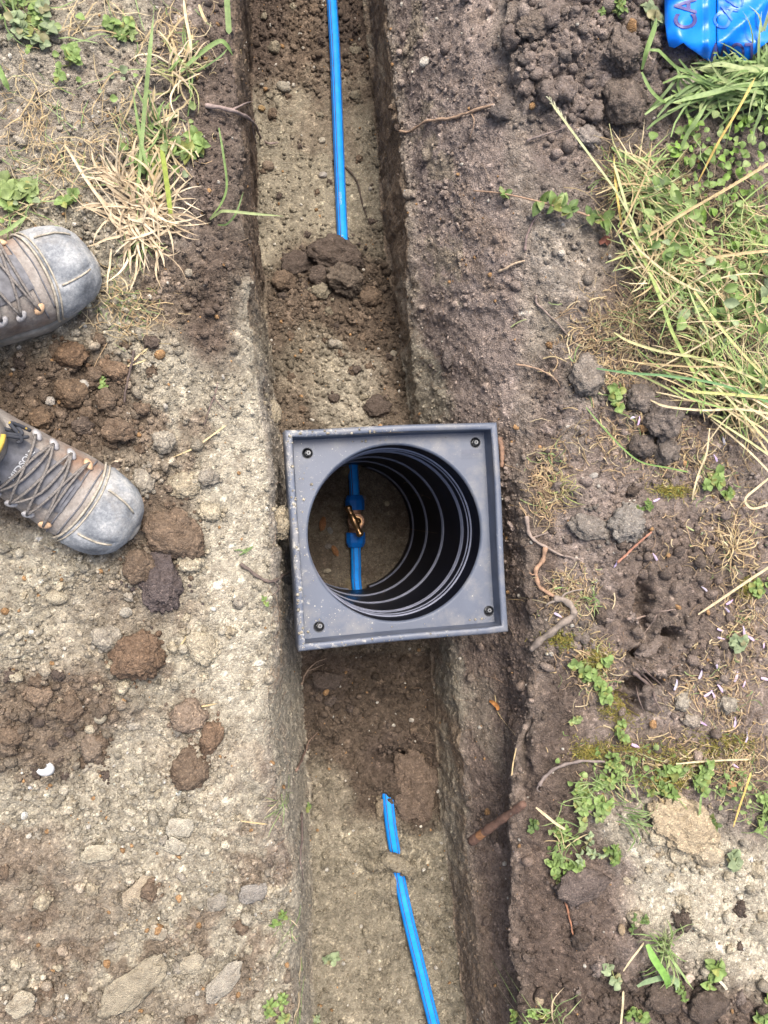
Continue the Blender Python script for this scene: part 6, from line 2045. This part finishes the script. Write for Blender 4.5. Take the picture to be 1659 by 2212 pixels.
o = blade("grass_stalk", "grass stalk", "long pale stalk with a seed head slanting over the upper right soil", [(1393, 556), (1372, 490), (1340, 430), (1321, 400), (1262, 320), (1190, 222)], .0046, (.40, .42, .24), (.01, .09, .08), False, tip=.97)
seed_head(o, 1184, 212, 1225, 268, 26, (.46, .46, .33), .075)
blade("grass_stalk", "grass stalk", "yellow stalk leaning right over the leafy ground cover", [(1508, 392), (1550, 310), (1592, 240), (1632, 166)], .0044, YEL, (.02, .08, .08), False, tip=.9)
blade("grass_stalk", "grass stalk", "upright yellow stalk at the left of the grass tangle", [(1345, 506), (1338, 460), (1330, 400), (1326, 334)], .0050, YEL, (.01, .06, .05), False)
blade("grass_stalk", "grass stalk", "broad pale green stalk running down to the crossing point", [(1404, 586), (1380, 520), (1360, 470), (1345, 420), (1325, 350)], .0056, (.42, .45, .24), (.01, .06, .05), False, tip=.95)
o = blade("grass_stalk", "grass stalk", "thick dry stalk with a seed head rising to the upper right", [(1321, 564), (1400, 510), (1487, 455), (1575, 405), (1690, 335)], .0050, s2, (.01, .07, .08), False, tip=.97)
seed_head(o, 1690, 335, 1520, 436, 40, s2, .07)
blade("grass_stalk", "grass stalk", "dry stalk running flat right from the crossing point", [(1404, 588), (1512, 562), (1600, 548), (1700, 538)], .0050, s2, (.02, .07, .07), False, tip=.97)
blade("grass_stalk", "grass stalk", "thick green stalk falling from the crossing point to the petals", [(1339, 440), (1372, 520), (1404, 590), (1430, 655), (1451, 716), (1490, 790), (1535, 868)], .0062, (.30, .38, .13), (.01, .08, .02), False, tip=.97)
blade("grass_stalk", "grass stalk", "slim yellow green stalk right of the thick falling one", [(1455, 560), (1500, 630), (1550, 700), (1610, 770), (1680, 840)], .0044, (.44, .42, .19), (.02, .09, .05), False, tip=.97)
blade("grass_stalk", "grass stalk", "pale bent stalk from the left litter into the tangle", [(1326, 718), (1360, 738), (1430, 760), (1500, 772), (1590, 800), (1690, 850)], .0046, (.44, .42, .22), (.01, .05, .06), False, tip=.97)
blade("grass_stalk", "grass stalk", "blue green blade stretched flat across the tangle", [(1289, 796), (1360, 806), (1440, 812), (1560, 832), (1690, 880)], .0044, (.14, .27, .12), (.01, .06, .06), True, tip=.97)
blade("grass_stalk", "grass stalk", "pale stalk with a brown tip beside the grey heap", [(1404, 864), (1440, 878), (1520, 886), (1600, 884), (1700, 900)], .0040, s3, (.02, .06, .06), False, tip=.97)
blade("grass_stalk", "grass stalk", "yellow green stalk flat above the grey heap", [(1465, 838), (1500, 846), (1580, 852), (1690, 862)], .0048, (.45, .46, .18), (.02, .06, .06), False, tip=.97)
FAN = ["topmost pale stalk but one of the fan at the right edge", "pale stalk in the upper middle of the right fan", "pale stalk starting lowest left in the right fan", "greenish stalk in the middle of the right fan", "uppermost pale stalk of the right fan", "longest steep stalk of the right fan starting at the tangle", "steep short pale stalk of the right fan", "lowest pale stalk of the right fan"]
for i, (a, b) in enumerate((((1480, 830), (1700, 985)), ((1500, 820), (1700, 930)), ((1520, 890), (1700, 1010)), ((1540, 870), (1700, 960)), ((1510, 800), (1700, 905)), ((1470, 760), (1700, 1000)), ((1560, 840), (1700, 1040)), ((1535, 905), (1700, 1060)))):
    m_ = ((a[0] + b[0]) / 2, (a[1] + b[1]) / 2 - 8 + 3 * i % 7)
    blade("grass_stalk", "grass stalk", FAN[i], [a, m_, b], .0030 + .0004 * (i % 3), (s1, s3, (.46, .46, .24))[i % 3], (.02, .07, .06), False, "pale stalks fanning in from the right edge", .97)
blade("grass_stalk", "grass stalk", "thin green stalk curving down below the grey clod heap", [(1266, 880), (1300, 920), (1345, 968), (1385, 998), (1440, 1010), (1488, 1020)], .0026, (.20, .33, .10), (.01, .03, .02), True, tip=.97)
blade("grass_stalk", "grass stalk", "pale upright stalk above the bright green seedling", [(1533, 925), (1526, 980), (1510, 1020), (1499, 1060), (1496, 1080)], .0034, s3, (.03, .03, .01), False, tip=.97)
blade("grass_stalk", "grass stalk", "thick pale straw slanting above the fallen petals", [(1508, 1327), (1560, 1292), (1610, 1258), (1680, 1212)], .0054, s3, (.01, .03, .04), False, tip=.98)
blade("grass_stalk", "grass stalk", "curled pale straw at the right edge below the fan", [(1690, 1010), (1640, 1050), (1610, 1078), (1625, 1098), (1660, 1090)], .0042, s3, (.03, .03, .01), False, tip=.97)
blade("grass_stalk", "grass stalk", "flat pale straw on the soil above the moss row", [(1460, 1650), (1500, 1646), (1560, 1642), (1620, 1640)], .0036, s3, (.01, .02, .01), False, tip=.98)
blade("grass_stalk", "grass stalk", "yellow straw leaning beside the crusted chunk", [(1584, 1786), (1598, 1740), (1610, 1705), (1622, 1668)], .0046, YEL, (.01, .03, .03), False, tip=.97)
blade("grass_stalk", "grass stalk", "pale straw lying across the weed row at the spade cut", [(1158, 1744), (1180, 1762), (1200, 1778), (1222, 1792)], .0048, s3, (.01, .02, .01), False, tip=.98)
blade("grass_stalk", "grass stalk", "pale straw on the near right slope beside the green tuft", [(1346, 2098), (1362, 2074), (1376, 2056), (1391, 2036)], .0046, s3, (.01, .02, .01), False, tip=.98)
blade("grass_stalk", "grass stalk", "white straw poking from under the bright rosette plant", [(1533, 2104), (1548, 2114), (1560, 2124), (1571, 2138)], .0050, (.60, .56, .46), (.01, .02, .01), False, tip=.98)
blade("grass_stalk", "grass stalk", "pale straw at the bottom standing in the dark soil", [(1340, 2230), (1342, 2200), (1345, 2170), (1346, 2140)], .0046, s3, (.01, .02, .02), False, tip=.98)
blade("wild_grass", "grass blade", "long broad green blade bending below the bright tuft", [(1398, 2040), (1412, 2070), (1432, 2100), (1442, 2120), (1440, 2136)], .0130, (.20, .38, .09), (.02, .05, .02))
blade("wild_grass", "grass blade", "pale translucent blade lying below the broad green blade", [(1376, 2130), (1400, 2118), (1440, 2110), (1462, 2122), (1460, 2140)], .0120, (.26, .36, .20), (.01, .03, .01))
blade("wild_grass", "grass blade", "green blade upright right of the crusted chunk top", [(1510, 1772), (1512, 1740), (1514, 1716)], .0058, g2, (.01, .03, .03))
for i, p in enumerate([[(190, 395), (215, 430), (250, 470), (290, 490)], [(138, 310), (170, 360), (210, 420), (250, 462)], [(150, 330), (190, 395), (230, 445)], [(380, 300), (345, 380), (330, 430)]]):
    blade("straw_stalk", "straw", ("lowest pale straw pointing left out of the dry straw tuft", "longest pale straw pointing up left out of the dry straw tuft", "middle pale straw pointing up left out of the dry straw tuft", "pale straw leaning against the green blades above the dry straw tuft")[i], p[::-1], .0036, DRYC[i % 3], (.01, .03, .02), False, "straws above the dry tuft", .9)
for i, p in enumerate([[(397, 0), (402, 40), (412, 95), (410, 140)], [(430, 10), (437, 30), (446, 48)], [(395, 145), (405, 110), (416, 75)], [(330, 270), (350, 262), (385, 248)]]):
    blade("straw_stalk", "straw", ("longest pale straw hanging from the top at the far left trench edge", "short pale straw nearest the hanging broad blade", "slanting pale straw beside the bent green blade", "level pale straw between the leafy weed and the mixed tuft")[i], p, .0046, SC[(i + 2) % 3], (.01, .03, .02), False, "straws at the far left trench edge", .97)
for p, lab in (([(375, 988), (420, 968), (460, 940), (490, 918)], "thin yellow straw on the sand between boot and frame"), ([(280, 790), (300, 770), (322, 752)], "pale straw beside the black twig right of the boots"), ([(265, 795), (290, 788), (318, 778)], "pale straw just under the other one right of the boots"),
               ([(388, 1585 - 190), (400, 1380), (404, 1372)], "short straw on the sand near the pale oval clod"), ([(391, 1535), (420, 1528), (470, 1518)], "thin straw beside the broken mixed clod"), ([(1066, 1500), (1075, 1540), (1090, 1570)], "thin pale straw on the right trench slope"), ([(1079, 1585), (1076, 1620), (1078, 1650)], "upright thin straw on the near right trench slope"), ([(520, 1770), (550, 1774), (578, 1778)], "pale straw near the left trench edge by the tiny sprig")):
    P = catmull([G(x, y, .004) for x, y in p], 6)
    v1, f1 = ribbon(P, bladew(.0026, .9), .2)
    tag(link("straw_stalk", pymesh("straw_stalk", v1, f1, M_STRAW), color=SC[R.randrange(3)]), lab, "straw")

# fallen lilac petals
PET = [pymesh("petal", [(-.5, -.10, 0), (-.5, .10, 0), (-.15, -.14, .10), (-.15, .14, .10), (.2, -.09, .10), (.2, .09, .10), (.5, -.03, .02), (.5, .03, .02), (-.15, 0, .22), (.2, 0, .2), (-.5, 0, .05), (.5, 0, .05)],
              [(0, 2, 8, 10), (1, 10, 8, 3), (2, 4, 9, 8), (3, 8, 9, 5), (4, 6, 11, 9), (5, 9, 11, 7)], M_LEAF)]
for i, (px, py) in enumerate([(1518, 1272), (1573, 1300), (1567, 1317), (1551, 1360), (1554, 1378), (1600, 1362), (1606, 1370), (1613, 1376), (1645, 1390), (1542, 1434), (1508, 1454), (1585, 1460), (1650, 1466), (1456, 1478), (1550, 1484), (1525, 1496), (1536, 1500), (1513, 1560), (1582, 1558), (1607, 1590), (1202, 1328), (1371, 1610), (1584, 1652), (1416, 1080), (1366, 902), (1374, 910), (1412, 1202), (1560, 952), (1542, 990), (1326, 1218), (1590, 1390), (1604, 1475)]):
    o = link("fallen_petal", PET[0], color=(R.uniform(.50, .62), R.uniform(.42, .52), R.uniform(.62, .74)))
    s = R.uniform(.014, .021)
    o.location = G(px, py, .004); o.scale = (s, s, s); o.rotation_euler = (R.uniform(-.4, .4), R.uniform(-.3, .3), R.choice([1.2, 1.5, .6, 2.3, -.4]) + R.uniform(-.3, .3))
    tag(o, say("lilac petal,", px, py).replace("lump ", ""), "petal", "fallen lilac petals")
# gravel on the chamber bed
for px, py, w_, h_, c, lab in ((714, 1025, 14, 30, (.26, .13, .07), "reddish flat stone on the chamber bed left of the valve"), (738, 1095 + 30, 14, 8, (.24, .15, .09), "unused"),):
    pass
def bedstone(px, py, w_, h_, ang, c, lab):
    p = W(px, py, -.645); k = 1.98 / FPX
    o = link("stone", STN[R.randrange(6)], color=c); o.location = p; o.scale = (w_ * k / 2, h_ * k / 2, .005); o.rotation_euler = (0, 0, math.radians(ang))
    tag(o, lab, "stone")
bedstone(697, 1131, 14, 30, -12, (.25, .12, .06), "long reddish stone on the chamber bed left of the brass valve")
bedstone(724, 1190, 12, 26, 30, (.27, .13, .06), "reddish stone below left of the valve on the chamber bed")
bedstone(713, 1146, 11, 16, 30, (.20, .19, .18), "grey stone between the two reddish stones on the chamber bed")
bedstone(709, 1180, 16, 12, 0, (.19, .17, .15), "dull grey pebble at the lower left of the chamber bed")
bedstone(707, 1233, 16, 10, 10, (.33, .29, .22), "cream pebble at the bottom of the chamber bed")
bedstone(836, 1088, 10, 12, 20, (.40, .34, .24), "pale crumb of gravel on the chamber bed right of the valve")
bedstone(786, 1076, 10, 11, 0, (.20, .19, .20), "small grey pebble beside the upper blue nut")
